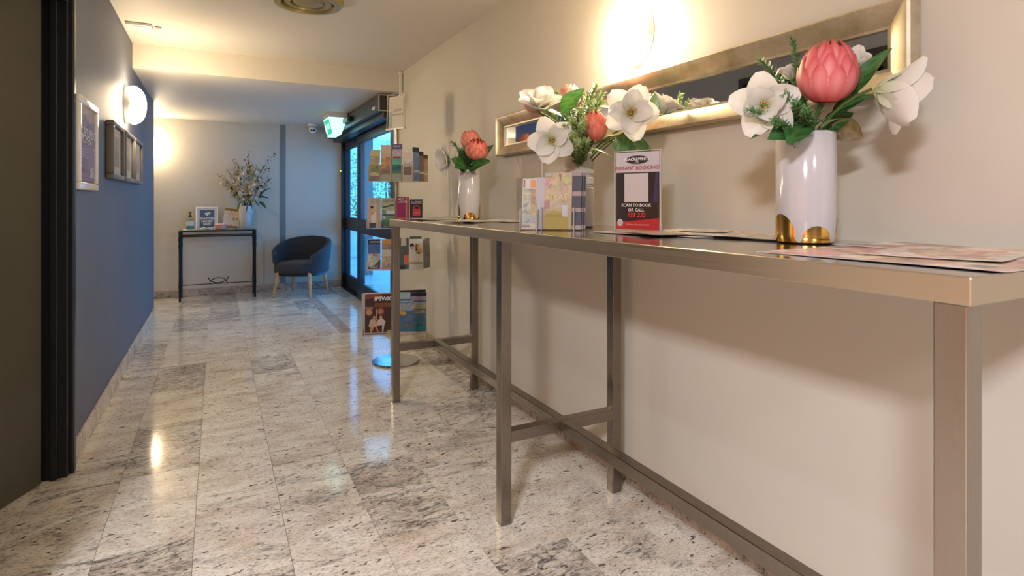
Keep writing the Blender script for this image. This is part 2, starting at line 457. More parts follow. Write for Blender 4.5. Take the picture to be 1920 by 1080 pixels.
leaf = MB().box(-0.02, 0.02, -0.92, 0.0, 0.008, 2.03, 0.002, 1).build('leaf', M['door'], d1, rot=(0, 0, -R(25)), loc=(-0.005, 0.0, 0))
MB().box(0.02, 0.055, -0.55, -0.26, 1.935, 2.0, 0.006, 2).build('door_closer', M['white'], leaf)
MB().box(0.02, 0.03, -0.87, -0.82, 0.95, 1.10, 0.003, 1).tube([(0.03, -0.845, 1.03), (0.07, -0.845, 1.03), (0.07, -0.72, 1.03)], 0.009).build('handle', M['chrome'], leaf, 40)

# sliding glass doors in the right wall
d2 = structure('door_2', None, 'black framed sliding glass entrance doors', (XR, 6.7, 0))
def dd(name, x0, x1, y0, y1, z0, z1, m, parent=None, bev=0.003):
    return MB().box(x0, x1, y0 - 6.7, y1 - 6.7, z0, z1, bev, 1).build(name, m, parent or d2)
dd('door_frame_post', -0.035, 0.10, DOOR_A - 0.05, DOOR_A + 0.10, 0, 2.06, M['alu_dark'])
dd('door_frame_post', -0.012, 0.10, DOOR_B - 0.07, DOOR_B, 0, 2.06, M['alu_dark'])
dd('door_frame_head', 0.0, 0.10, DOOR_A + 0.10, DOOR_B - 0.07, 1.98, 2.06, M['alu_dark'])
dd('threshold_track', -0.02, 0.10, DOOR_A + 0.10, DOOR_B - 0.07, 0.0, 0.012, M['alu_dark'])
def panel(y0, y1, x, sa=0.075, sb=0.075):
    p = dd('sliding_panel', x, x + 0.035, y0, y0 + sa, 0.015, 1.98, M['alu_dark'])
    dd('panel_stile', x, x + 0.035, y1 - sb, y1, 0.015, 1.98, M['alu_dark'], p)
    for nm, z0, z1 in (('bottom_rail', 0.015, 0.20), ('middle_rail', 0.80, 0.97), ('top_rail', 1.88, 1.98)):
        dd(nm, x + 0.002, x + 0.033, y0 + sa, y1 - sb, z0, z1, M['alu_dark'], p)
    for z0, z1 in ((0.20, 0.80), (0.97, 1.88)):
        dd('glass_pane', x + 0.014, x + 0.020, y0 + sa, y1 - sb, z0, z1, M['pane'], p, 0)
    return p
panel(DOOR_A + 0.10, 7.02, -0.018)
panel(6.97, DOOR_B - 0.07, 0.030, 0.06, 0.035)
sw = dd('door_sensor_strip', -0.020, -0.012, DOOR_B - 0.06, DOOR_B - 0.02, 1.52, 1.62, M['black'])
MB().box(-0.023, -0.020, DOOR_B - 0.055 - 6.7, DOOR_B - 0.025 - 6.7, 1.595, 1.612).build('indicator_lamp', emat('green_led', (0.3, 1, 0.1), 2.5), sw)
MB().box(-0.023, -0.020, DOOR_B - 0.055 - 6.7, DOOR_B - 0.025 - 6.7, 1.53, 1.56).build('key_switch', mat('red_switch', (0.4, 0.06, 0.06), 0.4), sw)

# ------------------------------------------------------------------ outside the glass doors
structure('pavement_outside', MB().box(1.66, 9, 0, 24, -0.12, -0.03).build('pavement_outside', mat('pavement', (0.62, 0.62, 0.62), 0.35, var=0.2, vscale=1.2)), 'paved porch outside the glass doors')
structure('porch_roof', MB().box(1.66, 4.2, 4.2, 9.7, 2.42, 2.55).build('porch_roof', mat('soffit', (0.62, 0.64, 0.66), 0.6)), 'porch soffit outside the glass doors')
structure('pillar_outside', MB().box(2.10, 2.30, 9.4, 9.62, -0.03, 2.42, 0.01, 1).build('pillar_outside', mat('pillar_render', (0.22, 0.22, 0.23), 0.7)), 'grey rendered porch pillar')
structure('garden_wall_outside', MB().box(1.4, 8.5, 12.4, 12.6, -0.03, 0.86, 0.01, 1).build('garden_wall_outside', mat('rendered_wall', (0.78, 0.80, 0.82), 0.6, var=0.1)), 'low rendered garden wall outside')
structure('house_wall_outside', MB().box(-3.5, 1.66, 8.25, 8.35, -0.03, 3.0).build('house_wall_outside', M['wall']))
pl = thing('porch_light', 'flat white panel light under the porch soffit outside the glass doors', 'light', (2.3, 8.3, 2.42))
MB().box(-0.42, 0.42, -0.5, 0.5, -0.03, 0, 0.004, 1).build('diffuser', emat('porch_diffuser', (0.4, 0.75, 1.0), 1.4), pl)
MB().box(-0.45, 0.45, -0.53, 0.53, -0.018, 0.0, 0.004, 1).build('rim', M['white'], pl)
def shrub(loc, rx, ry, rz, n, label, c0, c1):
    random.seed(int(loc[0] * 100))
    root = thing('garden_shrub', label, 'shrub', loc, group='shrubs outside the doors')
    verts, faces, cols = [], [], []
    for k in range(n):
        while True:
            p = Vector((random.uniform(-1, 1), random.uniform(-1, 1), random.uniform(0, 1)))
            if 0.35 < Vector((p.x, p.y, p.z * 1.0)).length < 1: break
        c = Vector((p.x * rx, p.y * ry, p.z * rz))
        d = Vector((random.gauss(0, 1), random.gauss(0, 1), random.gauss(0, 0.7))).normalized()
        e = d.orthogonal().normalized(); L = random.uniform(0.05, 0.10); wd = L * 0.33
        b = len(verts)
        verts += [c, c + d * L * 0.5 + e * wd, c + d * L, c + d * L * 0.5 - e * wd]; faces.append((b, b + 1, b + 2, b + 3))
        f = random.random(); cols.append((*[a * (1 - f) + q * f for a, q in zip(c0, c1)], 1))
    me = bpy.data.meshes.new('foliage'); me.from_pydata(verts, [], faces); add_col(me, cols); me.materials.append(M['leaf'])
    o = link('foliage', me, root); o['kind'] = 'stuff'
    st = MB()
    for k in range(6):
        a = random.uniform(0, 6.28); st.tube([(0, 0, 0), (math.cos(a) * rx * .4, math.sin(a) * ry * .4, rz * .45), (math.cos(a) * rx * .6, math.sin(a) * ry * .6, rz * .8)], [.03, .02, .008], 6)
    st.build('branches', M['twig'], root)
for k, (x, y, rx, rz, lb) in enumerate(((1.75, 13.3, 0.8, 2.9, 'tall leafy green shrub seen through the far glass pane'), (2.75, 13.4, 0.8, 2.5, 'bushy green shrub seen between the porch pillar and the rack'),
        (3.7, 13.2, 0.8, 2.7, 'leafy green shrub behind the brochure rack, outside the doors'), (0.9, 13.6, 0.8, 3.1, 'tallest leafy shrub outside, next to the end wall side'))):
    shrub((x, y + 0.2, -0.03), rx, 0.55, rz, 2600, lb, (0.10, 0.34, 0.06), (0.85, 0.95, 0.60))

# ================================================================== FIXTURES
def sconce(loc, normal, label):
    rz = math.atan2(normal[0], -normal[1])
    root = thing('wall_sconce', label, 'wall light', loc, (0, 0, rz), 'glowing oval wall lights')
    def dome(hw, hh, dp, y0, n1=10, n2=28):
        rows = []
        for i in range(n1 + 1):
            a = (i / n1) * PI / 2
            s_, c_ = math.sin(a), math.cos(a)
            row = []
            for k in range(n2):
                b = 2 * PI * k / n2
                x = hw * max(c_, 0.0001) ** 0.8 * math.copysign(abs(math.cos(b)) ** 0.85, math.cos(b))
                z = hh * max(c_, 0.0001) ** 0.8 * math.copysign(abs(math.sin(b)) ** 0.85, math.sin(b))
                row.append((x, y0 - dp * s_, z))
            rows.append(row)
        m = MB(); m.grid(rows, closed_u=True); bmesh.ops.remove_doubles(m.bm, verts=m.bm.verts, dist=0.0008); return m
    dome(0.108, 0.135, 0.082, -0.045).build('glass_shade', M['sconce'], root, 60)
    m = MB(); m.lathe([(0.09, -0.001), (0.103, -0.004), (0.103, -0.047), (0.0001, -0.047)], 40, axis='y'); bmesh.ops.scale(m.bm, vec=(1.04, 1, 1.3), verts=m.bm.verts)
    m.build('back_plate', M['white'], root, 40)
    return root
M['sconce'] = emat('opal_glass_lit', SCONCE_C, SCONCE_E)
sconce((XR, 1.84, 1.865), (-1, 0), 'glowing oval wall light above the long mirror on the taupe wall')
sconce((XL, 4.78, 1.86), (1, 0), 'glowing oval wall light on the slate blue wall above the small frames')
sconce((-0.74, YB, 1.84), (0, -1), 'glowing wall light on the end wall, half hidden by the slate wall')

# lobby ceiling panels behind the camera (rims of the area lamps, second one added as fill)
for x, y in ((-1.30, -0.85), (0.35, -1.60)):
    t_ = thing('unseen_panel_light', 'unseen square recessed panel light in the lobby ceiling', 'light', (x, y, ZC), group='lobby panel lights')
    m = MB()
    for a, b, c, d in ((-0.31, 0.31, 0.28, 0.31), (-0.31, 0.31, -0.31, -0.28), (-0.31, -0.28, -0.28, 0.28), (0.28, 0.31, -0.28, 0.28)): m.box(a, b, c, d, -0.03, 0)
    m.build('rim', M['white'], t_); MB().box(-0.28, 0.28, -0.28, 0.28, -0.03, -0.01).build('diffuser', M['white'], t_)

# round ceiling diffuser
t_ = thing('ceiling_vent', 'round olive brass air vent on the ceiling', 'vent', (0.485, 3.57, ZC))
brass = mat('aged_brass', (0.36, 0.29, 0.13), 0.45, metal=0.25)
MB().lathe([(0.205, 0), (0.205, -0.012), (0.19, -0.034), (0.155, -0.040), (0.150, -0.020), (0.150, 0)], 48).build('outer_ring', brass, t_, 40)
MB().lathe([(0.135, 0), (0.135, -0.028), (0.105, -0.034), (0.10, -0.015), (0.10, 0)], 40).build('inner_ring', brass, t_, 40)
MB().lathe([(0.085, 0), (0.085, -0.025), (0.06, -0.032), (0.0001, -0.034)], 32).build('centre_disc', brass, t_, 40)
t_ = thing('detector_plate', 'small square white cover plate on the ceiling', 'cover plate', (-0.47, 4.62, ZC))
MB().box(-0.075, 0.075, -0.06, 0.06, -0.02, 0, 0.005, 2).build('cover', M['white'], t_); MB().box(-0.05, 0.05, -0.04, 0.04, -0.024, -0.02, 0.001, 1).build('inset', M['white'], t_)
tag(MB().lathe([(0.022, 0), (0.02, -0.008), (0.0001, -0.010)], 20).build('ceiling_sensor', mat('grey_plastic', (0.3, 0.28, 0.25), 0.5), loc=(-0.36, 4.62, ZC)), 'tiny round sensor on the ceiling beside the square plate', 'sensor')

# cctv turret
t_ = thing('security_camera', 'white turret security camera under the ceiling in the back corner', 'camera', (1.13, 7.86, ZL))
MB().lathe([(0.062, 0), (0.062, -0.022), (0.054, -0.03)], 28).build('mount_base', M['white'], t_, 40)
b_ = MB().lathe([(0.0001, -0.052)] + [(0.052 * math.sin(R(a)), -0.052 * math.cos(R(a))) for a in range(15, 166, 15)] + [(0.0001, 0.052)], 24).build('ball', M['white'], t_, 60, loc=(0, 0, -0.065))
for dx in (-0.016, 0.016):
    MB().lathe([(0.0125, 0), (0.0125, -0.012), (0.0001, -0.014)], 16, axis='y').build('lens', M['lens'], b_, 40, loc=(dx - 0.012, -0.047, -0.02))

# exit sign: wedge light box under the lower ceiling
ES = Vector((1.235, 6.70, ZL))
t_ = thing('exit_sign', 'green and white lit wedge exit sign under the lower ceiling', 'sign', ES)
MB().prism([(-0.105, 0), (0.105, 0), (0.105, -0.055), (-0.105, -0.055)], -0.02, 0.36).build('housing', mat('housing_white', (0.6, 0.57, 0.55), 0.5), t_)
MB().prism([(-0.105, -0.055), (0.105, -0.055), (0.035, -0.25), (-0.055, -0.25)], -0.015, 0.355).build('diffuser', emat('exit_glow', (0.42, 0.95, 0.92), 0.8), t_)
sl = math.atan2(0.05, 0.195)
gp = MB().box(-0.165, 0.165, -0.002, 0.002, 0.012, 0.185).build('green_panel', emat('exit_green', (0.02, 0.55, 0.36), 0.45, (0.02, 0.5, 0.3)), t_, loc=(-0.055 - 0.003, 0.17, -0.25), rot=(R(0), 0, 0))
gp.rotation_euler = Euler((sl, 0, R(-90)), 'XYZ')
wg = emat('exit_white', (0.6, 1, 0.9), 0.7)
link('lettering', text_mesh('EXIT', 0.085, wg, bold=0.002), gp, (0.05, -0.0035, 0.10))
man = MB()
man.lathe([(0.0001, -0.001), (0.012, -0.001), (0.012, 0.001), (0.0001, 0.001)], 12, (-0.10, -0.004, 0.155), 'y')
for a, b in (((-0.10, 0.14), (-0.115, 0.09)), ((-0.115, 0.09), (-0.085, 0.06)), ((-0.085, 0.06), (-0.10, 0.025)), ((-0.115, 0.09), (-0.14, 0.05)), ((-0.105, 0.13), (-0.07, 0.11)), ((-0.105, 0.13), (-0.135, 0.115))):
    man.tube([(a[0], -0.004, a[1]), (b[0], -0.004, b[1])], 0.006, 6)
man.build('running_figure', wg, gp)

# sliding door operator above the doors
t_ = thing('door_operator', 'long black sliding door operator box above the glass doors', 'door operator', (1.44, 6.62, 2.03))
MB().box(-0.10, 0.098, -1.36, 1.36, 0, 0.145, 0.004, 1).build('cover', mat('operator_black', (0.014, 0.016, 0.021), 0.34), t_)
MB().box(-0.105, 0.098, -1.366, -1.36, -0.005, 0.15).build('end_trim', mat('end_trim', (0.45, 0.40, 0.30), 0.4), t_)
MB().box(-0.095, 0.095, -1.37, -1.366, 0.004, 0.141).build('end_cap', M['black'], t_)
MB().box(-0.04, 0.062, -1.30, 1.30, -0.055, 0.0, 0.003, 1).build('track_cover', M['alu_dark'], t_)
MB().box(-0.155, -0.10, -0.20, 0.14, 0.045, 0.105, 0.012, 2).build('motion_sensor', M['black'], t_)
for y in (-1.22,): MB().box(-0.104, -0.10, y, y + 0.10, 0.03, 0.06).build('name_sticker', M['cream'], t_)

# cable duct running up the bulkhead corner
t_ = thing('cable_duct', 'thin white cable duct in the corner beside the door operator', 'cable duct', (1.52, 5.165, 2.17))
MB().box(-0.012, 0.014, -0.012, 0.010, 0.0, 0.20, 0.002, 1).build('riser', M['white'], t_)
MB().box(-0.024, 0.018, -0.024, 0.012, 0.20, 0.218, 0.003, 1).build('cap', M['white'], t_)
MB().tube([(0.0, 0.0, 0.005), (-0.01, 0.05, -0.015), (-0.02, 0.12, -0.02)], 0.012, 8).build('elbow', M['white'], t_, 60)

# ================================================================== PICTURES ON THE SLATE WALL
def wall_frame(name, label, cat, y0, y1, z0, z1, depth, fw, fmat, prims, texts, group=None, mt=None):
    """hangs on the left wall; local x runs from near (left) to far (right), front faces the corridor"""
    wd, ht = y1 - y0, z1 - z0
    root = thing(name, label, cat, (XL, (y0 + y1) / 2, z0), (0, 0, R(90)), group)
    # local: x = +y world, y = -x world ; front -> -y local = +x world
    for nm, a in (('frame_rail', (-wd / 2, wd / 2, 0, fw)), ('frame_rail', (-wd / 2, wd / 2, ht - fw, ht)), ('frame_stile', (-wd / 2, -wd / 2 + fw, fw, ht - fw)), ('frame_stile', (wd / 2 - fw, wd / 2, fw, ht - fw))):
        MB().box(a[0], a[1], -depth, -0.002, a[2], a[3], min(0.006, fw * 0.25), 2).build(nm, fmat, root, 50)
    iw, ih = wd - 2 * fw, ht - 2 * fw
    me = print_mesh(iw, ih, prims, -depth * 0.55); me.materials.append(M['print'])
    p = link('picture_print', me, root, (0, 0, fw))
    MB().box(-iw / 2, iw / 2, -depth * 0.55, -0.003, 0, ih).build('backing_board', M['paper'], root, loc=(0, 0, fw))
    MB().box(-iw / 2, iw / 2, -depth * 0.72, -depth * 0.70, 0, ih).build('glazing', M['acrylic'], root, loc=(0, 0, fw))
    for s, u, v, size, c, al in texts:
        link('lettering', text_mesh(s, size, ink(c), al), p, ((u - 0.5) * iw, -depth * 0.55 - 0.006, v * ih))
    return root
wall_frame('framed_poster', 'white framed purple poster nearest the dark door', 'poster', 3.155, 3.60, 1.235, 1.665, 0.028, 0.034, M['whitegloss'],
    [('r', (0, 0, 1, 1), (0.28, 0.20, 0.42)), ('r', (0, 0.55, 1, 1), (0.24, 0.22, 0.40), 0.12), ('p', [(0.0, 1), (1, 1), (1, 0.86), (0.6, 0.80), (0.35, 0.9), (0, 0.84)], (0.50, 0.42, 0.52), 0.15),
     ('p', [(0.3, 0.55), (0.55, 0.86), (0.8, 0.60), (1, 0.72), (1, 0.5), (0.3, 0.5)], (0.16, 0.15, 0.30), 0.1), ('r', (0.66, 0.08, 0.9, 0.22), (0.66, 0.62, 0.72)), ('e', (0.1, 0.11, 0.05, 0.04), (0.7, 0.66, 0.75))],
    [('CAPTURING', 0.08, 0.655, 0.058, (0.8, 0.76, 0.82), 'LEFT'), ('MOMENTS', 0.08, 0.56, 0.058, (0.8, 0.76, 0.82), 'LEFT')] +
    [('-----------------', 0.08, 0.44 - 0.035 * k, 0.03, (0.5, 0.42, 0.62), 'LEFT') for k in range(4)])
fr_grey = mat('pewter_frame', (0.16, 0.145, 0.125), 0.4)
def pic(y0, label, sky, land, acc):
    wall_frame('framed_photo', label, 'picture', y0, y0 + 0.445, 1.315, 1.655, 0.042, 0.03, fr_grey,
        [('r', (0, 0, 1, 1), (0.62, 0.59, 0.54)), ('r', (0.2, 0.17, 0.8, 0.83), sky, 0.15), ('p', [(0.2, 0.17), (0.8, 0.17), (0.8, 0.42), (0.62, 0.52), (0.45, 0.40), (0.2, 0.46)], land, 0.35), ('p', acc, (0.16, 0.12, 0.08), 0.2)], [], 'small grey framed photos')
pic(3.985, 'grey framed photo nearest the purple poster', (0.30, 0.31, 0.29), (0.24, 0.22, 0.17), [(0.4, 0.4), (0.5, 0.68), (0.58, 0.42)])
pic(4.500, 'grey framed photo in the middle of the row of three', (0.33, 0.33, 0.30), (0.25, 0.25, 0.18), [(0.3, 0.3), (0.5, 0.55), (0.55, 0.3)])
pic(5.020, 'grey framed photo with a bright bird shape, farthest of the three', (0.42, 0.43, 0.42), (0.30, 0.22, 0.14), [(0.3, 0.3), (0.7, 0.62), (0.55, 0.36)])

# ================================================================== LONG MIRROR
silver = NT('champagne_leaf')
tc = silver.n('ShaderNodeTexCoord'); nz_ = silver.n('ShaderNodeTexNoise', Scale=9.0, Detail=6.0, Roughness=0.7); silver.l(tc.outputs['Object'], nz_.inputs['Vector'])
silver.l(silver.ramp(nz_.outputs[0], [(0.3, (0.40, 0.33, 0.20)), (0.55, (0.62, 0.54, 0.38)), (0.75, (0.72, 0.65, 0.50))]), silver.p.inputs['Base Color'])
silver.p.inputs['Metallic'].default_value = 0.75; silver.p.inputs['Roughness'].default_value = 0.36
MY0, MY1, MZ0, MZ1 = 0.775, 3.075, 1.452, 1.685
mr_ = thing('wall_mirror', 'long narrow mirror in a champagne silver frame above the table', 'mirror', (XR, (MY0 + MY1) / 2, MZ0))
hy, hz = (MY1 - MY0) / 2, MZ1 - MZ0
def ring(inset, x):  # rectangle corner list at inset, depth x
    return [(x, -hy + inset, inset), (x, hy - inset, inset), (x, hy - inset, hz - inset), (x, -hy + inset, hz - inset)]
prof = [(0.0, -0.003), (0.0, -0.046), (0.006, -0.052), (0.016, -0.050), (0.058, -0.024), (0.066, -0.024), (0.066, -0.012)]
rings = [ring(i, x) for i, x in prof]
for k, nm in enumerate(('frame_rail', 'frame_stile', 'frame_rail', 'frame_stile')):
    m = MB(); m.grid([[rg[k] for rg in rings], [rg[(k + 1) % 4] for rg in rings]]); m.build(nm, silver.m, mr_, 25)
MB().box(-0.014, -0.004, -hy + 0.06, hy - 0.06, 0.06, hz - 0.06).build('mirror_glass', M['mirror'], mr_)

# ================================================================== LONG STEEL TABLE
TX0, TX1, TY0, TY1, TZ = 0.908, 1.492, 0.395, 3.318, 1.077
tb = thing('steel_bar_table', 'long brushed steel bar table against the taupe wall', 'table', (1.2, 1.86, 0))
def tbx(name, x0, x1, y0, y1, z0, z1, m, bev=0.002):
    return MB().box(x0 - 1.2, x1 - 1.2, y0 - 1.86, y1 - 1.86, z0, z1, bev, 2).build(name, m, tb)
tp = tbx('table_top', TX0, TX1, TY0, TY1, TZ - 0.040, TZ, M['steel_edge_lit'], 0.002)
tbx('top_sheet', TX0 + 0.003, TX1 - 0.003, TY0 + 0.003, TY1 - 0.003, TZ - 0.001, TZ + 0.0006, M['steel_top'], 0.0003)
LX = (0.936, 1.440); LY = (0.424, 1.863, 3.286); hs = 0.021
for y in LY:
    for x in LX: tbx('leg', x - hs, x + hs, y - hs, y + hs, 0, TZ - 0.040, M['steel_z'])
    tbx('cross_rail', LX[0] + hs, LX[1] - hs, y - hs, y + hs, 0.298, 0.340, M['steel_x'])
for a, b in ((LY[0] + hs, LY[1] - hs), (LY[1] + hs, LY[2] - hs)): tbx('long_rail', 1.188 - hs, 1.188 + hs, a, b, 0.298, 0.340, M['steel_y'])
TT = TZ + 0.0008

# ================================================================== VASES AND FLOWERS
def col_grid(m, mb_rows, cfun): pass
def attr_grid(rows, cols, closed=False):
    """mesh from grid rows with per-vertex colours"""
    nr, nc = len(rows), len(rows[0]); verts = [tuple(p) for r_ in rows for p in r_]; faces = []
    for i in range(nr - 1):
        for j in range(nc - 1): faces.append((i * nc + j, i * nc + j + 1, (i + 1) * nc + j + 1, (i + 1) * nc + j))
    me = bpy.data.meshes.new('petal'); me.from_pydata(verts, [], faces)
    a = me.color_attributes.new('col', 'FLOAT_COLOR', 'POINT'); flat = []
    for r_ in cols:
        for c in r_: flat.extend((*c, 1))
    a.data.foreach_set('color', flat); me.polygons.foreach_set('use_smooth', [True] * len(faces)); me.update()
    return me
def lerp3(a, b, f): return tuple(x * (1 - f) + y * f for x, y in zip(a, b))

def petal_mesh(L, Wd, e0, curl, cup, seed, base_c, tip_c, nu=7, nv=9, ruffle=0.02):
    random.seed(seed); ph = random.uniform(0, 6); rows, cols = [], []
    y = z = 0; prev = None
    for i in range(nv):
        v = i / (nv - 1)
        ang = R(e0) + R(curl) * v
        if i: y += math.cos(ang) * L / (nv - 1); z += math.sin(ang) * L / (nv - 1)
        wv = Wd * (math.sin(PI * min(1, 0.06 + 0.90 * v ** 0.85)) ** 0.7) * (0.85 + 0.15 * v)
        if i == 0: wv = Wd * 0.22
        row, cr = [], []
        for j in range(nu):
            u = j / (nu - 1) * 2 - 1
            nxy = (-math.sin(ang), math.cos(ang))
            h = cup * Wd * u * u * (0.4 + 0.6 * math.sin(PI * v)) + ruffle * L * math.sin(3 * u + 5 * v + ph) * v
            row.append((u * wv, y + nxy[0] * h, z + nxy[1] * h)); cr.append(lerp3(base_c, tip_c, min(1, v * 2.2 + 0.1)) if abs(u) > 0.05 else lerp3(base_c, tip_c, min(1, v * 1.4)))
        rows.append(row); cols.append(cr)
    me = attr_grid(rows, cols); me.materials.append(M['petal']); return me

def qface(d): return Vector((0, 0, 1)).rotation_difference(Vector(d).normalized())
PW, PB = (0.75, 0.725, 0.665), (0.46, 0.52, 0.26)
def bez(a, b, c, n=8):
    return [a * (1 - t) ** 2 + b * 2 * t * (1 - t) + c * t * t for t in (i / n for i in range(n + 1))]

def white_flower(c, face, rad, mouth, label, group, e_out=18, e_in=50, spin=0.0, n_out=5, n_in=4, seed=1, curl=-10):
    root = thing('white_magnolia', label, 'flower', mouth, group=group)
    off = c - mouth; q = qface(face)
    outer = [petal_mesh(rad * random.uniform(0.98, 1.05), rad * 0.47, e_out + 25, curl - 30, 0.30, seed + k, PB, PW) for k in range(2)]
    inner = [petal_mesh(rad * 0.82, rad * 0.40, e_in + 12, curl - 18, 0.38, seed + 5 + k, PB, PW) for k in range(2)]
    rnd = random.Random(seed)
    for k in range(n_out):
        a = spin + 2 * PI * k / n_out + rnd.uniform(-0.12, 0.12)
        o = link('petal', outer[k % 2], root, off, (q @ Quaternion((0, 0, 1), a) @ Quaternion((1, 0, 0), rnd.uniform(-0.12, 0.12))))
    for k in range(n_in):
        a = spin + 0.6 + 2 * PI * k / n_in + rnd.uniform(-0.15, 0.15)
        link('petal', inner[k % 2], root, off + q @ Vector((0, 0, 0.004)), (q @ Quaternion((0, 0, 1), a) @ Quaternion((1, 0, 0), rnd.uniform(-0.1, 0.1))))
    m = MB(); m.lathe([(0.0001, 0.0), (rad * 0.09, rad * 0.05), (rad * 0.10, rad * 0.16), (rad * 0.04, rad * 0.27), (0.0001, rad * 0.30)], 12)
    m.build('pistil', mat('pistil_green', (0.16, 0.22, 0.05), 0.6), root, 60, loc=off, rot=q)
    m = MB()
    for k in range(22):
        a = rnd.uniform(0, 6.28); e = rnd.uniform(0.25, 0.7); L = rad * rnd.uniform(0.2, 0.33); d = Vector((math.cos(a) * math.sin(e), math.sin(a) * math.sin(e), math.cos(e)))
        m.tube([d * rad * 0.06, d * L], rad * 0.012, 5); m.box(*(sum(([p - rad * 0.02, p + rad * 0.02] for p in d * L), [])))
    m.build('stamens', M['stamen'], root, loc=off, rot=q)
    back = off - Vector(face).normalized() * rad * 0.1
    MB().tube(bez(Vector((0, 0, -0.10)), Vector((off.x * 0.15, off.y * 0.15, off.z * 0.7)), back + Vector(face).normalized() * 0.004, 8), 0.0035, 7).build('stem', M['stem'], root, 60)
    return root
M['stamen'] = mat('stamen_yellow', (0.55, 0.30, 0.06), 0.7)

def protea(c, face, rad, ht, mouth, label, group, seed=3, cols=((0.66, 0.095, 0.10), (0.76, 0.25, 0.25), (0.42, 0.02, 0.02)), opening=0.93):
    root = thing('pink_protea', label, 'flower', mouth, group=group)
    off = c - mouth; q = qface(face); base = off - q @ Vector((0, 0, ht * 0.5))
    def rr(s):
        d = (s - 0.42) / (0.62 if s > 0.42 else 0.44)
        return rad * math.sqrt(max(0.0, 1 - d * d))
    rnd = random.Random(seed)
    MB().lathe([(max(0.0005, rr(s) * 0.90), s * ht) for s in [i / 10 * 0.86 for i in range(11)]] + [(0.0005, ht * 0.8)], 20).build('core', mat('protea_core', tuple(x * 0.6 for x in cols[2]), 0.7), root, 50, loc=base, rot=q)
    for j, (s0, s1, n, k_) in enumerate(((0.012, 0.56, 10, 1.06), (0.08, 0.74, 10, 1.04), (0.16, 0.89, 9, 1.02), (0.26, opening + 0.07, 9, 0.99))):
        meshes = []
        for variant in range(2):
            rows, cc = [], []; nv, nu = 9, 5
            for i in range(nv):
                v = i / (nv - 1); s = s0 + (s1 - s0 + variant * 0.03) * v
                wv = (2 * PI / n) * 0.62 * (math.sin(PI * (0.30 + 0.66 * v)) ** 0.75)
                row, cr = [], []
                for i2 in range(nu):
                    u = i2 / (nu - 1) * 2 - 1
                    r_ = rr(s) * k_ + rad * (0.05 * v * v * v + 0.035 * (1 - u * u)) - rad * 0.02
                    a = PI / 2 + u * wv
                    row.append((r_ * math.cos(a), r_ * math.sin(a), s * ht))
                    f = abs(u) ** 2 * 0.6 + max(0, v - 0.75) * 2.0
                    cr.append(lerp3(lerp3(cols[0], cols[1], math.sin(PI * v) * (1 - abs(u) * 0.6)), cols[2], min(0.9, f * 0.6)))
                rows.append(row); cc.append(cr)
            me = attr_grid(rows, cc); me.name = 'bract'; me.materials.append(M['bract']); meshes.append(me)
        for k in range(n):
            link('bract', meshes[k % 2], root, base, q @ Quaternion((0, 0, 1), 2 * PI * (k + 0.5 * (j % 2)) / n + rnd.uniform(-0.05, 0.05)))
    MB().tube(bez(Vector((0, 0, -0.12)), Vector((off.x * 0.2, off.y * 0.2, off.z * 0.4)), base + q @ Vector((0, 0, 0.004)), 8), 0.0055, 8).build('stem', M['stem'], root, 60)
    return root

def leaf_mesh(a, b, wd, nrm, bend, c_hi, c_lo, origin):
    a = Vector(a); b = Vector(b); d = (b - a); L = d.length; d.normalize()
    nrm = Vector(nrm); nrm = (nrm - d * nrm.dot(d)).normalized(); s_ = d.cross(nrm)
    rows, cols = [], []
    for i in range(11):
        v = i / 10
        wv = wd * (math.sin(PI * (0.03 + 0.96 * v ** 0.8)) ** 0.85)
        row, cr = [], []
        for j in range(7):
            u = j / 6 * 2 - 1
            h = bend * L * (4 * v * (1 - v)) * 0.5 + abs(u) * wv * 0.28 + 0.012 * L * math.sin(9 * v + 2 * u) * abs(u)
            row.append(a + d * (L * v) + s_ * (u * wv) + nrm * h - origin)
            rib = abs(u) < 0.1 or (abs(u) < 0.9 and abs(((v * 6 - abs(u) * 1.2) % 1) - 0.5) < 0.13)
            cr.append(c_hi if rib else lerp3(c_lo, c_hi, 0.25 + 0.2 * math.sin(7 * v + 3 * u)))
        rows.append(row); cols.append(cr)
    me = attr_grid(rows, cols); me.name = 'leaf'; me.materials.append(M['leaf']); return me
G1 = ((0.055, 0.17, 0.04), (0.014, 0.066, 0.018))
G2 = ((0.22, 0.34, 0.12), (0.11, 0.22, 0.06))
G3 = ((0.20, 0.15, 0.05), (0.12, 0.085, 0.03))
G4 = ((0.12, 0.32, 0.05), (0.045, 0.18, 0.03))
GP = ((0.45, 0.50, 0.28), (0.33, 0.40, 0.20))
def leaf_spray(mouth, label, leaves, group):
    """leaves: (base px,py,t, tip px,py,t, width, normal(cam r,u,t), bend, colours)"""
    root = thing('leaf_spray', label, 'foliage', mouth, group=group)
    for lf in leaves:
        a, b = Wp(*lf[0]), Wp(*lf[1])
        lo = link('leaf', leaf_mesh(a, b, lf[2], cdir(*lf[3]), lf[4], *lf[5], mouth), root)
        MB().tube(bez(Vector((0, 0, -0.08)), (a - mouth) * 0.5 + Vector((0, 0, 0.01)), a - mouth, 6), 0.0028, 6).build('petiole', M['stem'], root, 60)
    return root
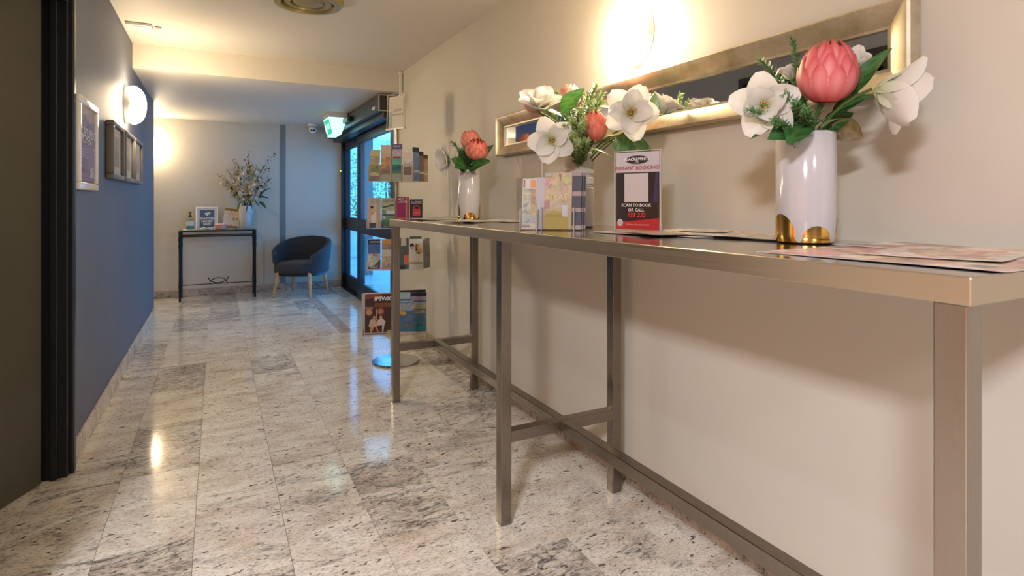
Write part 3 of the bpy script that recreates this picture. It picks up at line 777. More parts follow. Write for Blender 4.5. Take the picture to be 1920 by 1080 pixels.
def fern(mouth, tip, label, group, n=130, ln=0.028, seed=0, c=((0.07, 0.20, 0.07), (0.20, 0.36, 0.15)), sag=0.02, start=0.25):
    root = thing('fern_sprig', label, 'foliage', mouth, group=group)
    rnd = random.Random(seed); end = tip - mouth
    pts = bez(Vector((0, 0, -0.09)), Vector((end.x * 0.25, end.y * 0.25, end.z * 0.65)), end, 14)
    MB().tube(pts, [0.0024 - 0.0012 * i / 14 for i in range(15)], 6).build('stem', M['stem'], root, 60)
    verts, faces, cols = [], [], []
    n = int(n * 1.5)
    for k in range(n):
        f = start + (1 - start) * (k / n); x = f * 14; i = min(13, int(x)); p = pts[i].lerp(pts[i + 1], x - i); d = (pts[i + 1] - pts[i]).normalized()
        a = rnd.uniform(0, 6.28); e = d.orthogonal().normalized(); e = Quaternion(d, a) @ e
        L = ln * rnd.uniform(0.7, 1.15) * (1 - 0.45 * max(0, f - 0.6) / 0.4); nd = (e * 0.85 + d * 0.65).normalized(); s_ = nd.cross(d).normalized() * L * 0.065
        b = len(verts); verts += [p - s_, p + s_, p + nd * L * 0.6 + s_ * 1.2, p + nd * L, p + nd * L * 0.6 - s_ * 1.2]; faces.append((b, b + 1, b + 2, b + 3, b + 4))
        cols.append((*lerp3(c[0], c[1], rnd.random()), 1))
    me = bpy.data.meshes.new('needles'); me.from_pydata(verts, [], faces); add_col(me, cols); me.materials.append(M['leaf'])
    o = link('needles', me, root); o['kind'] = 'stuff'
    return root

def arch_vase(loc, rad, ht, label, arches):
    root = thing('cylinder_vase', label, 'vase', loc, group='white vases with gold arches')
    MB().lathe([(0.0002, 0.002), (rad * 0.86, 0.0), (rad * 0.96, 0.004), (rad, 0.014), (rad, ht - 0.003), (rad - 0.002, ht), (rad - 0.006, ht - 0.003), (rad - 0.007, 0.03), (0.0002, 0.025)], 56).build('body', M['ceramic'], root, 35)
    for az, hw, h in arches:
        rows = []
        for i in range(9):
            v = i / 8; row = []
            for j in range(15):
                u = j / 14 * 2 - 1
                top = h * math.sqrt(max(0, 1 - u * u)) if abs(u) < 1 else 0
                z = 0.004 + (max(top, 0.0005)) * v; a = az + u * hw / rad
                r_ = rad * (1 if z > 0.014 else 0.96 + 0.04 * (z - 0.004) / 0.010) + 0.0007
                row.append((r_ * math.cos(a), r_ * math.sin(a), z))
            rows.append(row)
        m = MB(); m.grid(rows); m.build('gold_arch', M['gold'], root, 60)
    return root
camang = lambda p: math.atan2(-p.y, -p.x)
V1 = Vector((1.300, 0.915, TT)); V2 = Vector((1.285, 1.885, TT)); V3 = Vector((1.300, 3.035, TT))
R1, H1 = 0.068, 0.272
a1 = camang(V1)
arch_vase(V1, R1, H1, 'nearest white vase with gold arches, holding the large pink protea', [(a1 + 0.38, 0.036, 0.040), (a1 - 0.95, 0.046, 0.068), (a1 + 1.75, 0.040, 0.06), (a1 + 3.0, 0.04, 0.05), (a1 - 2.2, 0.04, 0.045)])
a3 = camang(V3)
arch_vase(V3, 0.065, 0.285, 'farthest white vase with gold arches, at the far end of the table', [(a3 + 0.05, 0.040, 0.036), (a3 - 1.35, 0.034, 0.085), (a3 + 1.42, 0.034, 0.085), (a3 + 3.0, 0.04, 0.05)])
v2 = thing('ribbed_vase', 'off-white ribbed ceramic vase behind the clear brochure holder', 'vase', V2)
pr = [(0.0002, 0.002), (0.052, 0.0), (0.058, 0.006), (0.058, 0.155)]
for z in (0.155, 0.195): pr += [(0.058, z), (0.052, z + 0.006), (0.052, z + 0.012), (0.058, z + 0.018)]
pr += [(0.0585, 0.225), (0.052, 0.232), (0.060, 0.245), (0.061, 0.292), (0.058, 0.294), (0.054, 0.290), (0.048, 0.04), (0.0002, 0.035)]
MB().lathe(pr, 48).build('body', M['ceramic2'], v2, 35)

m1 = V1 + Vector((0, 0, H1 - 0.005)); m2 = V2 + Vector((0, 0, 0.288)); m3 = V3 + Vector((0, 0, 0.28))
gA, gB, gC = 'flowers in the nearest vase', 'flowers in the ribbed vase', 'flowers in the farthest vase'
# nearest vase
protea(Wp(1552, 136, 1.33), cdir(0.02, 1, 0.12), 0.060, 0.140, m1, 'large round pink protea bud in the nearest vase', gA, 3)
white_flower(Wp(1432, 200, 1.36), cdir(-0.35, 0.0, 0.9), 0.083, m1, 'open white flower at the left of the nearest vase', gA, seed=11, spin=0.5, e_out=12)
white_flower(Wp(1640, 168, 1.25), cdir(0.92, -0.22, 0.12), 0.105, m1, 'drooping white flower at the right of the nearest vase', gA, seed=17, e_out=26, e_in=52, spin=0.2, curl=8, n_out=6)
white_flower(Wp(1598, 128, 1.37), cdir(0.4, 0.8, -0.5), 0.055, m1, 'small white bloom behind the large protea in the nearest vase', gA, seed=23, e_out=50, e_in=70)
white_flower(Wp(1484, 150, 1.46), cdir(-0.1, 0.9, -0.2), 0.045, m1, 'small half-open white bloom among fern in the nearest vase', gA, seed=29, e_out=45, e_in=65)
leaf_spray(m1, 'glossy dark green leaves around the mouth of the nearest vase', [
    ((1508, 240, 1.36), (1440, 262, 1.30), 0.034, (0.1, 0.6, 0.8), 0.12, G1), ((1500, 225, 1.36), (1478, 272, 1.28), 0.034, (-0.2, 0.3, 0.9), 0.10, G1),
    ((1560, 214, 1.36), (1638, 178, 1.32), 0.026, (-0.1, 0.8, 0.6), 0.10, G1), ((1545, 232, 1.34), (1497, 218, 1.28), 0.012, (0, 0.8, 0.6), 0.10, G2),
    ((1540, 240, 1.34), (1578, 222, 1.28), 0.013, (0, 0.8, 0.6), 0.12, G2), ((1562, 232, 1.38), (1618, 258, 1.36), 0.030, (0.1, -0.5, 0.8), -0.10, G3),
    ((1596, 178, 1.33), (1672, 90, 1.28), 0.022, (-0.5, 0.5, 0.6), 0.16, G1), ((1560, 228, 1.38), (1612, 128, 1.35), 0.022, (0.5, 0.1, 0.8), 0.1, G1),
    ((1470, 235, 1.36), (1405, 262, 1.34), 0.010, (0, 0.9, 0.4), 0.1, G1), ((1545, 240, 1.40), (1600, 212, 1.36), 0.024, (0, 0.4, 0.9), 0.1, G1)], gA)
for k, (px, py, t, n) in enumerate(((1484, 72, 1.40, 170), (1425, 112, 1.36, 170), (1402, 205, 1.30, 120), (1470, 175, 1.30, 150), (1595, 95, 1.38, 120), (1500, 130, 1.44, 150))):
    fern(m1, Wp(px, py, t), ['tall upright fern sprig in the nearest vase', 'fern sprig leaning left above the white bloom in the nearest vase', 'low fern sprig crossing the left white bloom, nearest vase', 'short fern sprig in front of the nearest bouquet',
         'fern sprig behind the large protea, nearest vase', 'fern sprig beside the large protea, nearest vase'][k], gA, n, 0.026, k + 40)
for k, (px, py, t, n, lb) in enumerate(((1492, 190, 1.28, 170, 'dense fern sprig just left of the large protea stem'), (1458, 150, 1.34, 170, 'fern sprig arching between the left white bloom and the protea'), (1512, 205, 1.26, 150, 'short fern sprig under the large protea'), (1450, 225, 1.27, 140, 'drooping fern sprig over the dark leaf, nearest vase'))):
    fern(m1, Wp(px, py, t), lb, gA, n, 0.027, k + 140, ((0.05, 0.15, 0.05), (0.16, 0.30, 0.12)))
# ribbed vase
white_flower(Wp(1182, 212, 1.98), cdir(-0.12, 0.06, 0.95), 0.100, m2, 'largest open white flower, facing front in the ribbed vase', gB, seed=31, e_out=6, e_in=24, n_out=5, n_in=4, spin=0.3)
white_flower(Wp(1034, 262, 2.08), cdir(-0.12, -0.25, 0.9), 0.092, m2, 'open white flower hanging low at the left of the ribbed vase', gB, seed=37, e_out=6, e_in=26, n_out=5, n_in=2, spin=1.0)
white_flower(Wp(1012, 208, 2.22), cdir(-0.05, 0.72, 0.62), 0.108, m2, 'upright white flower at the top left of the ribbed vase', gB, seed=41, e_out=22, e_in=56, spin=0.3, curl=2)
white_flower(Wp(1240, 214, 2.05), cdir(0.45, 0.85, 0.2), 0.085, m2, 'white flower at the far right of the ribbed vase, before the mirror', gB, seed=43, e_out=38, e_in=60)
protea(Wp(1114, 236, 2.10), cdir(-0.05, 1, 0.15), 0.046, 0.110, m2, 'coral pink protea at the front of the ribbed vase bouquet', gB, 5, ((0.68, 0.11, 0.08), (0.74, 0.24, 0.18), (0.62, 0.12, 0.03)))
protea(Wp(1068, 180, 2.36), cdir(0.15, 1, 0.1), 0.044, 0.095, m2, 'pale pink protea half hidden behind a leaf, ribbed vase', gB, 7, ((0.72, 0.30, 0.22), (0.76, 0.46, 0.38), (0.68, 0.18, 0.10)))
protea(Wp(1002, 190, 2.36), cdir(-0.35, 0.9, 0.1), 0.042, 0.095, m2, 'pink protea behind the upright white flower, ribbed vase', gB, 9, ((0.70, 0.20, 0.15), (0.74, 0.34, 0.27), (0.62, 0.12, 0.06)))
leaf_spray(m2, 'broad green leaves in the ribbed vase bouquet', [
    ((1052, 212, 2.18), (1096, 166, 2.14), 0.036, (-0.3, 0.35, 0.85), 0.10, G4), ((1060, 225, 2.2), (1020, 206, 2.16), 0.024, (0, 0.8, 0.5), 0.1, G1),
    ((1075, 270, 2.18), (1045, 232, 2.14), 0.032, (0.2, 0.2, 0.9), 0.08, G1), ((1150, 262, 2.14), (1222, 282, 2.08), 0.042, (0, 0.35, 0.9), 0.10, G1),
    ((1155, 258, 2.12), (1190, 300, 2.06), 0.034, (-0.2, 0.2, 0.9), 0.08, G1), ((1110, 268, 2.16), (1158, 252, 2.08), 0.012, (0, 0.7, 0.6), 0.1, GP),
    ((1125, 250, 2.18), (1154, 236, 2.12), 0.010, (0, 0.5, 0.8), 0.1, G2), ((1120, 195, 2.2), (1152, 204, 2.14), 0.018, (0, 0.5, 0.8), 0.08, GP),
    ((1090, 276, 2.18), (1156, 300, 2.10), 0.008, (0, 0.9, 0.3), 0.14, G2), ((1085, 270, 2.18), (1100, 300, 2.12), 0.008, (0.5, 0.1, 0.8), 0.05, G1),
    ((1222, 216, 2.04), (1230, 172, 2.04), 0.020, (0, 0.1, 1), 0.05, G2)], gB)
ft = ((1118, 158, 2.2, 190), (1132, 172, 2.16, 190), (1085, 205, 2.06, 190), (1060, 235, 2.04, 170), (1092, 238, 2.0, 190), (1042, 172, 2.3, 140), (988, 182, 2.4, 110), (1100, 262, 2.0, 170), (1075, 250, 1.98, 170), (1008, 236, 2.2, 110), (1105, 195, 2.05, 190))
fl_ = ['tallest fern sprig of the ribbed vase', 'feathery fern sprig leaning right before the mirror, ribbed vase', 'pale fern sprig left of the coral protea, ribbed vase', 'fern sprig leaning left over the low white flower', 'dense fern sprig beside the coral protea',
       'thin fern sprig behind the upright white flower', 'far left fern tip of the ribbed vase', 'low fern sprig below the coral protea', 'fern sprig hanging over the ribbed vase rim', 'dark fern tip before the mirror end, ribbed vase', 'fern sprig rising above the coral protea']
for k, (px, py, t, n) in enumerate(ft): fern(m2, Wp(px, py, t), fl_[k], gB, int(n * 1.35), 0.034, k + 60, ((0.13, 0.24, 0.07), (0.36, 0.46, 0.20)))
for k, (px, py, t, n, lb) in enumerate(((1072, 222, 2.02, 200, 'pale fern sprig beside the tall green leaf, ribbed vase'), (1094, 222, 1.98, 200, 'pale fern sprig touching the coral protea, left side'), (1082, 262, 1.96, 180, 'pale fern sprig drooping before the ribbed vase rim'), (1128, 190, 2.08, 190, 'pale fern sprig left of the largest white flower'), (1102, 178, 2.14, 190, 'pale fern sprig rising behind the tall green leaf'))):
    fern(m2, Wp(px, py, t), lb, gB, n, 0.034, k + 160, ((0.20, 0.31, 0.10), (0.45, 0.52, 0.26)))
# farthest vase
protea(Wp(894, 280, 3.20), cdir(0.12, 0.9, 0.35), 0.060, 0.120, m3, 'front coral protea in the farthest vase', gC, 12, ((0.70, 0.14, 0.10), (0.78, 0.31, 0.25), (0.42, 0.03, 0.02)), 0.9)
protea(Wp(882, 262, 3.36), cdir(-0.12, 1, 0.1), 0.055, 0.115, m3, 'rear coral protea in the farthest vase', gC, 13, ((0.70, 0.18, 0.13), (0.78, 0.36, 0.28), (0.58, 0.09, 0.05)), 0.9)
white_flower(Wp(843, 300, 3.25), cdir(-0.75, -0.1, 0.65), 0.100, m3, 'white flower drooping left from the farthest vase', gC, seed=51, e_out=18, e_in=45, spin=0.7)
leaf_spray(m3, 'dark green leaves around the mouth of the farthest vase', [
    ((875, 318, 3.25), (846, 298, 3.15), 0.045, (0, 0.4, 0.9), 0.08, G1), ((880, 318, 3.22), (920, 302, 3.12), 0.040, (0, 0.5, 0.85), 0.1, G1), ((888, 312, 3.3), (925, 272, 3.3), 0.040, (-0.4, 0.4, 0.8), 0.1, G1),
    ((872, 316, 3.2), (852, 316, 3.1), 0.030, (0, 0.5, 0.8), 0.08, G1), ((876, 312, 3.3), (866, 276, 3.25), 0.045, (0.1, 0.2, 0.9), 0.08, G1)], gC)
fern(m3, Wp(846, 265, 3.3), 'thin fern tip in the farthest vase', gC, 90, 0.035, 81)
fern(m3, Wp(868, 280, 3.2), 'short fern sprig between leaves in the farthest vase', gC, 110, 0.035, 82)

# ================================================================== THINGS ON THE STEEL TABLE
# booking sign in a clear acrylic stand (its code panel stays blank)
pL, pR = Vector((1.205, 1.552, 0)), Vector((1.270, 1.402, 0))
dv = (pR - pL); wS = dv.length; nS = Vector((dv.y, -dv.x, 0)).normalized()
if nS.y > 0: nS = -nS
mid = (pL + pR) / 2; hS = 0.272; RED = (0.48, 0.02, 0.03)
sg = printed('booking_sign', 'acrylic stand with a black, white and red instant booking card', 'sign', wS - 0.008, hS - 0.016, 0.0015, [
    ('r', (0, 0, 1, 1), (0.58, 0.54, 0.59)), ('r', (0.0, 0.0, 1, 0.74), (0.010, 0.010, 0.014)), ('p', [(0.86, 0.36), (0.98, 0.35), (0.98, 0.73), (0.92, 0.73)], (0.03, 0.035, 0.12)),
    ('p', [(0, 0), (1, 0), (1, 0.152), (0, 0.085)], RED), ('r', (0.20, 0.355, 0.76, 0.725), (0.62, 0.58, 0.58)), ('e', (0.10, 0.085, 0.068, 0.048), (0.56, 0.52, 0.54)),
    ('e', (0.5, 0.902, 0.27, 0.056), (0.10, 0.095, 0.10)), ('e', (0.5, 0.902, 0.25, 0.047), (0.012, 0.012, 0.014))],
    [('BLACK&WHITE', 0.5, 0.908, 0.0135, WH, 0.12, 'CENTER', 0.0003), ('CABS', 0.5, 0.872, 0.006, WH), ('INSTANT BOOKING!', 0.5, 0.795, 0.0175, (0.42, 0.04, 0.05), 0, 'CENTER', 0.0001), ('SCAN TO BOOK', 0.48, 0.312, 0.0145, WH, 0.1, 'CENTER', 0.0002), ('OR CALL', 0.48, 0.250, 0.0145, WH, 0.1, 'CENTER', 0.0002),
     ('133 222', 0.48, 0.184, 0.0205, (0.80, 0.05, 0.06), 0.25, 'CENTER', 0.0002), ('A Metro Boutique Hotel', 0.52, 0.062, 0.0082, (0.75, 0.45, 0.45)), ('S', 0.10, 0.085, 0.014, (0.12, 0.1, 0.1))],
    (mid.x, mid.y, TT + 0.010), nS)
ah = MB(); ah.box(-wS / 2, wS / 2, -0.0042, -0.0027, -0.009, hS - 0.010); ah.box(-wS / 2, wS / 2, 0.0022, 0.0042, -0.009, hS - 0.010); ah.box(-wS / 2, wS / 2, -0.04, 0.04, -0.0095, -0.0065)
ah.build('acrylic_holder', M['acrylic'], sg)
ed = MB(); ed.box(-wS / 2 - 0.002, -wS / 2, -0.0042, 0.0042, -0.009, hS - 0.010); ed.box(wS / 2, wS / 2 + 0.002, -0.0042, 0.0042, -0.009, hS - 0.010); ed.box(-wS / 2, wS / 2, -0.0042, 0.0042, hS - 0.012, hS - 0.010)
ed.build('acrylic_edge', mat('acrylic_edge', (0.62, 0.58, 0.54), 0.25), sg)

# clear brochure holder with three pockets
bhL, bhR = Wp(978, 431, 2.07), Wp(1092, 431, 2.02)
bdir = (bhR - bhL); bdir.z = 0; bdir.normalize(); bn = Vector((bdir.y, -bdir.x, 0)); bn = bn if bn.y < 0 else -bn
bc = (bhL + bhR) / 2; bc.z = TT
bw = 0.21
bh = thing('brochure_holder', 'clear acrylic brochure holder in front of the ribbed vase', 'brochure holder', bc, (0, 0, math.atan2(bn.x, -bn.y)))
m = MB(); m.box(-bw / 2, bw / 2, -0.055, 0.075, 0, 0.0025)
m.build('base_plate', M['acrylic'], bh)
MB().box(-0.045, 0.065, 0.062, 0.0645, 0, 0.275).build('back_plate', M['acrylic'], bh)
ef = mat('acrylic_edge_light', (0.70, 0.66, 0.60), 0.2)
MB().box(-0.047, -0.045, 0.0615, 0.065, 0.0, 0.275).box(-0.045, 0.065, 0.0615, 0.065, 0.273, 0.275).build('back_plate_edge', ef, bh)
for nm, x0, x1, h in (('pocket_front', -0.105, -0.045, 0.075), ('pocket_front', -0.028, 0.085, 0.082)):
    MB().box(x0, x1, -0.05, -0.048, 0.0, h).build(nm, M['acrylic'], bh)
    e = MB(); e.box(x0 - 0.0015, x0, -0.051, 0.03, 0, h); e.box(x1, x1 + 0.0015, -0.051, 0.03, 0, h); e.build('pocket_side', ef, bh)
def at_holder(x, y, z=0.003): return bc + bdir * x - bn * y + Vector((0, 0, z))
SK = (0.62, 0.36, 0.22)
printed('brochure', 'slim brochure with a pale waterfall cover in the left pocket of the clear holder', 'brochure', 0.052, 0.185, 0.003,
    [('r', (0, 0, 1, 1), (0.58, 0.54, 0.50)), ('r', (0.06, 0.12, 0.94, 0.80), (0.40, 0.37, 0.31), 0.7), ('r', (0.62, 0.2, 0.94, 0.80), (0.42, 0.30, 0.14), 0.5), ('r', (0.06, 0.12, 0.94, 0.3), (0.35, 0.42, 0.44), 0.4), ('r', (0.55, 0.82, 0.94, 0.97), (0.65, 0.28, 0.15)), ('r', (0.06, 0.82, 0.16, 0.97), (0.25, 0.12, 0.08)), ('r', (0.06, 0.04, 0.6, 0.09), (0.3, 0.27, 0.25))],
    loc=at_holder(-0.078, -0.036), n=bn, lean=10, group='brochures in the clear holder')
for k in range(5):
    printed('leaflet', 'plain white leaflet fanned beside the slim brochure in the clear holder', 'leaflet', 0.045, 0.188 + 0.002 * (k % 2), 0.0018, [('r', (0, 0, 1, 1), (0.46, 0.42, 0.46))], loc=at_holder(-0.040 + 0.005 * k, -0.030 + 0.010 * k), n=bn, lean=9, group='white leaflets in the clear holder')
printed('brochure', 'yellow brochure titled ATLAS in the middle pocket of the clear holder', 'brochure', 0.098, 0.205, 0.012,
    [('r', (0, 0, 1, 1), (0.46, 0.38, 0.22)), ('r', (0, 0.34, 1, 1), (0.48, 0.385, 0.25), 0.25), ('r', (0.0, 0.70, 0.26, 0.92), (0.50, 0.28, 0.24), 0.6), ('p', [(0, 0), (0.86, 0), (0.86, 0.26), (0.3, 0.33), (0, 0.24)], (0.40, 0.32, 0.06)), ('r', (0.0, 0.36, 0.2, 0.5), (0.36, 0.20, 0.20), 0.2),
     ('e', (0.80, 0.86, 0.12, 0.06), (0.45, 0.50, 0.18)), ('p', [(0.5, 0.98), (0.62, 0.98), (0.58, 0.82)], (0.30, 0.22, 0.10)), ('r', (0.66, 0.22, 0.86, 0.42), (0.52, 0.55, 0.60)), ('r', (0.02, 0.93, 0.28, 0.995), (0.35, 0.40, 0.36), 0.4)],
    [('ATLAS', 0.42, 0.555, 0.028, (0.62, 0.52, 0.10)), ('Queensland', 0.36, 0.245, 0.012, (0.25, 0.18, 0.05), 0.4), ('------------', 0.42, 0.16, 0.012, (0.36, 0.29, 0.08)), ('------------', 0.42, 0.10, 0.012, (0.36, 0.29, 0.08))],
    loc=at_holder(0.026, -0.030), n=bn, lean=10, group='brochures in the clear holder')
for k in range(3):
    printed('brochure', ['front', 'middle', 'rear'][k] + ' brochure of the slate blue banded stack at the right of the clear holder', 'brochure', 0.042, 0.207, 0.010,
        [('r', (0, 0, 1, 1), (0.065, 0.06, 0.085)), ('r', (0, 0.58, 1, 0.66), (0.38, 0.27, 0.27)), ('r', (0, 0.30, 1, 0.37), (0.38, 0.27, 0.27)), ('r', (0, 0.0, 1, 0.07), (0.42, 0.33, 0.30)), ('r', (0.0, 0.0, 0.1, 1), (0.05, 0.04, 0.06)), ('r', (0, 0.93, 1, 1), (0.34, 0.25, 0.27))],
        loc=at_holder(0.086 + 0.006 * k, -0.024 + 0.022 * k), n=bn, lean=10, group='brochures in the clear holder')
printed('brochure', 'brown photo card standing in the rear clear pocket of the holder', 'brochure', 0.07, 0.06, 0.002, [('r', (0, 0, 1, 1), (0.26, 0.14, 0.09), 0.5)], loc=at_holder(0.0, 0.058, 0.003), n=bn, group='brochures in the clear holder')

# loose flyers lying on the table
def flyer(x, y, rz, wd, ht, label, pal, seed, z=0.0, curl=0.006, group=None, tilt=0.0):
    rnd = random.Random(seed); nu, nv = 11, 13
    rows, cols = [], []
    for i in range(nv):
        v = i / (nv - 1); row, cr = [], []
        for j in range(nu):
            u = j / (nu - 1)
            zz = 0.0012 + z + curl * (abs(2 * u - 1) ** 3) * (0.5 + 0.5 * math.sin(3 * v + seed)) + tilt * u
            row.append(((u - 0.5) * wd, (v - 0.5) * ht, zz))
            cr.append(pal[int(mnoise.random() * 0) + min(len(pal) - 1, int((0.5 + 0.5 * math.sin(v * 7 + seed + 1.5 * math.sin(u * 4 + seed))) * len(pal)))])
        rows.append(row); cols.append(cr)
    nr, nc = nv, nu
    verts = [p for r_ in rows for p in r_]; nb = len(verts); verts += [(p[0], p[1], p[2] - 0.0009) for p in verts]
    faces = []; fc = []
    for i in range(nr - 1):
        for j in range(nc - 1):
            a = i * nc + j; faces.append((a, a + 1, a + nc + 1, a + nc)); fc.append((*cols[i][j], 0.75))
            faces.append((nb + a, nb + a + nc, nb + a + nc + 1, nb + a + 1)); fc.append((0.6, 0.57, 0.54, 0))
    per = [(0 * nc + j) for j in range(nc)] + [i * nc + nc - 1 for i in range(1, nr)] + [(nr - 1) * nc + j for j in range(nc - 2, -1, -1)] + [i * nc for i in range(nr - 2, 0, -1)]
    for k in range(len(per)):
        a, b = per[k], per[(k + 1) % len(per)]; faces.append((a, nb + a, nb + b, b)); fc.append((0.7, 0.67, 0.62, 0))
    me = bpy.data.meshes.new('flyer'); me.from_pydata(verts, [], faces); add_col(me, fc); me.materials.append(M['printfine'])
    o = link('flyer', me, None, (x, y, TT), (0, 0, R(rz))); return tag(o, label, 'flyer', group)
P1 = [(0.52, 0.26, 0.18), (0.66, 0.45, 0.36), (0.30, 0.15, 0.12), (0.68, 0.60, 0.55), (0.58, 0.32, 0.24)]
P2 = [(0.55, 0.42, 0.28), (0.62, 0.52, 0.42), (0.30, 0.20, 0.15), (0.66, 0.56, 0.52)]
P3 = [(0.60, 0.56, 0.48), (0.45, 0.36, 0.26), (0.62, 0.58, 0.52), (0.30, 0.27, 0.22)]
g1, g2, g3 = 'flyers at the near end of the table', 'flyers between the booking sign and the nearest vase', 'flyers around the farthest vase'
flyer(1.13, 0.60, 4, 0.30, 0.40, 'reddish photo flyer at the near end of the table, front sheet', P1, 1, 0.0, 0.002, g1)
flyer(1.36, 0.62, -3, 0.21, 0.40, 'reddish photo flyer at the near end, against the wall', [P1[2], P1[1], P1[3], P1[0]], 5, 0.0, 0.003, g1)
flyer(1.25, 0.58, 12, 0.30, 0.21, 'top reddish flyer overlapping the two at the near end', [P1[1], P1[0], P1[3]], 9, 0.003, 0.003, g1)
for k, (x, y, rz, a, b, s_) in enumerate(((1.22, 1.42, 8, 0.21, 0.297, 'flyer sticking out furthest beneath the booking sign'), (1.30, 1.30, -6, 0.21, 0.297, 'wavy flyer just right of the booking sign'), (1.33, 1.20, 14, 0.21, 0.297, 'top flyer of the wavy stack right of the booking sign'),
        (1.36, 1.12, 3, 0.21, 0.297, 'flyer of the stack nearest the gold arch vase'), (1.20, 1.34, -16, 0.15, 0.21, 'small flyer at the front edge of the wavy stack'), (1.40, 1.36, 20, 0.15, 0.21, 'small flyer at the wall behind the wavy stack'))):
    flyer(x, y, rz, a, b, s_, P2 if k % 2 else [P2[1], P1[1], P2[3], P2[0]], 20 + k * 3, 0.0015 * k, 0.0035 if k < 4 else 0.002, g2)
for k, (x, y, rz, a, b, s_) in enumerate(((1.14, 2.80, 10, 0.21, 0.297, 'pale flyer in front of the farthest vase'), (1.20, 2.66, -8, 0.21, 0.297, 'flyer between the farthest vase and the clear holder'), (1.30, 2.62, 24, 0.21, 0.297, 'striped flyer leaning behind the clear holder side'),
        (1.10, 3.10, -5, 0.21, 0.297, 'brown flyer at the far end of the table'), (1.22, 3.20, 12, 0.15, 0.21, 'small flyer behind the farthest vase at the table end'), (1.06, 2.55, 30, 0.15, 0.21, 'small flyer nearest the clear holder on its far side'))):
    flyer(x, y, rz, a, b, s_, P3 if k % 2 else [P3[0], P3[2], P2[0], P3[1]], 50 + k * 3, 0.0012 * k, 0.003, g3)

# ================================================================== BROCHURE RACK ON THE FLOOR
RC = Vector((1.172, 4.108, 0))
rk = thing('brochure_rack', 'tall revolving acrylic brochure rack on a round steel base', 'brochure rack', RC)
MB().lathe([(0.0001, 0), (0.168, 0), (0.172, 0.006), (0.168, 0.014), (0.0001, 0.020)], 56).build('round_base', M['chrome'], rk, 35)
MB().lathe([(0.013, 0.018), (0.013, 1.72), (0.0001, 1.722)], 16).build('pole', mat('brass_steel', (0.60, 0.52, 0.40), 0.25, metal=1), rk, 40)
cdr = Vector((-RC.x, -RC.y, 0)).normalized()
def spun(deg):  # positive turns the front face to the picture's left
    left = Vector((cdr.y, -cdr.x, 0)); left = left if left.dot(CR) < 0 else -left
    return (cdr * math.cos(R(deg)) + left * math.sin(R(deg))).normalized()
acr_e = mat('acrylic_edge_warm', (0.55, 0.49, 0.40), 0.25)
def tier(z0, ht, npk, sp, deg, dp, lip):
    n = spun(deg); rz = math.atan2(n.x, -n.y); wd = npk * sp
    t = MB().box(-wd / 2, wd / 2, -dp, dp, 0, 0.004).build('pocket_tray', M['acrylic'], rk, loc=(0, 0, z0), rot=(0, 0, rz))
    MB().box(-wd / 2, wd / 2, -dp + 0.030, -dp + 0.033, 0, ht).build('back_sheet', M['acrylic'], t)
    MB().box(-wd / 2, wd / 2, dp - 0.033, dp - 0.030, 0, ht).build('back_sheet', M['acrylic'], t)
    MB().box(-wd / 2, wd / 2, -dp, -dp + 0.002, 0, lip).build('front_lip', M['acrylic'], t)
    for k in range(npk + 1):
        x = -wd / 2 + k * sp
        MB().box(x - 0.0014, x + 0.0014, -dp, -dp + 0.032, 0, lip * 1.25).build('divider', acr_e, t)
    MB().box(-wd / 2, wd / 2, -dp - 0.001, -dp + 0.001, 0, 0.003).build('lip_edge', acr_e, t)
    e = Vector((math.cos(rz), math.sin(rz), 0))
    def pos(x, y, z=0.006): return RC + e * x + n * (-y) + Vector((0, 0, z0 + z))     # y: local depth, front is negative
    return n, e, pos
GR = 'brochures in the floor rack'
def bro(name, lb, w_, h_, th, prims, texts, tr, x, y=None, lean=4, turn=0, z=0.006):
    n, e, pos = tr
    nn = Quaternion((0, 0, 1), R(turn)) @ n
    return printed(name, lb, 'brochure', w_, h_, th, prims, texts, loc=pos(x, y, z), n=nn, lean=lean, group=GR)
# tier 1 (top)
T1 = tier(1.322, 0.20, 4, 0.083, 20, 0.115, 0.10)
bro('brochure', 'olive landscape brochure at the left of the rack top tier', 0.072, 0.228, 0.008, [('r', (0, 0, 1, 1), (0.42, 0.36, 0.20)), ('r', (0, 0.8, 1, 1), (0.50, 0.44, 0.22), 0.2), ('r', (0, 0.5, 1, 0.8), (0.36, 0.29, 0.16), 0.5), ('r', (0.1, 0.28, 1, 0.5), (0.20, 0.26, 0.08), 0.7), ('r', (0, 0, 1, 0.24), (0.26, 0.20, 0.15), 0.6), ('p', [(0, 0.24), (0.5, 0.30), (1, 0.22), (1, 0.16), (0, 0.18)], (0.6, 0.52, 0.38))], [], T1, -0.1245, -0.098)
bro('brochure', 'tan brochure with orange canyon photo on the rack top tier', 0.074, 0.262, 0.008, [('r', (0, 0, 1, 1), (0.55, 0.38, 0.27)), ('r', (0, 0.78, 1, 1), (0.58, 0.44, 0.33)), ('r', (0.05, 0.3, 0.95, 0.66), (0.50, 0.22, 0.08), 0.8), ('r', (0.05, 0.18, 0.95, 0.32), (0.25, 0.18, 0.14), 0.5), ('r', (0, 0, 1, 0.17), (0.40, 0.42, 0.33))], [], T1, -0.0415, -0.098)
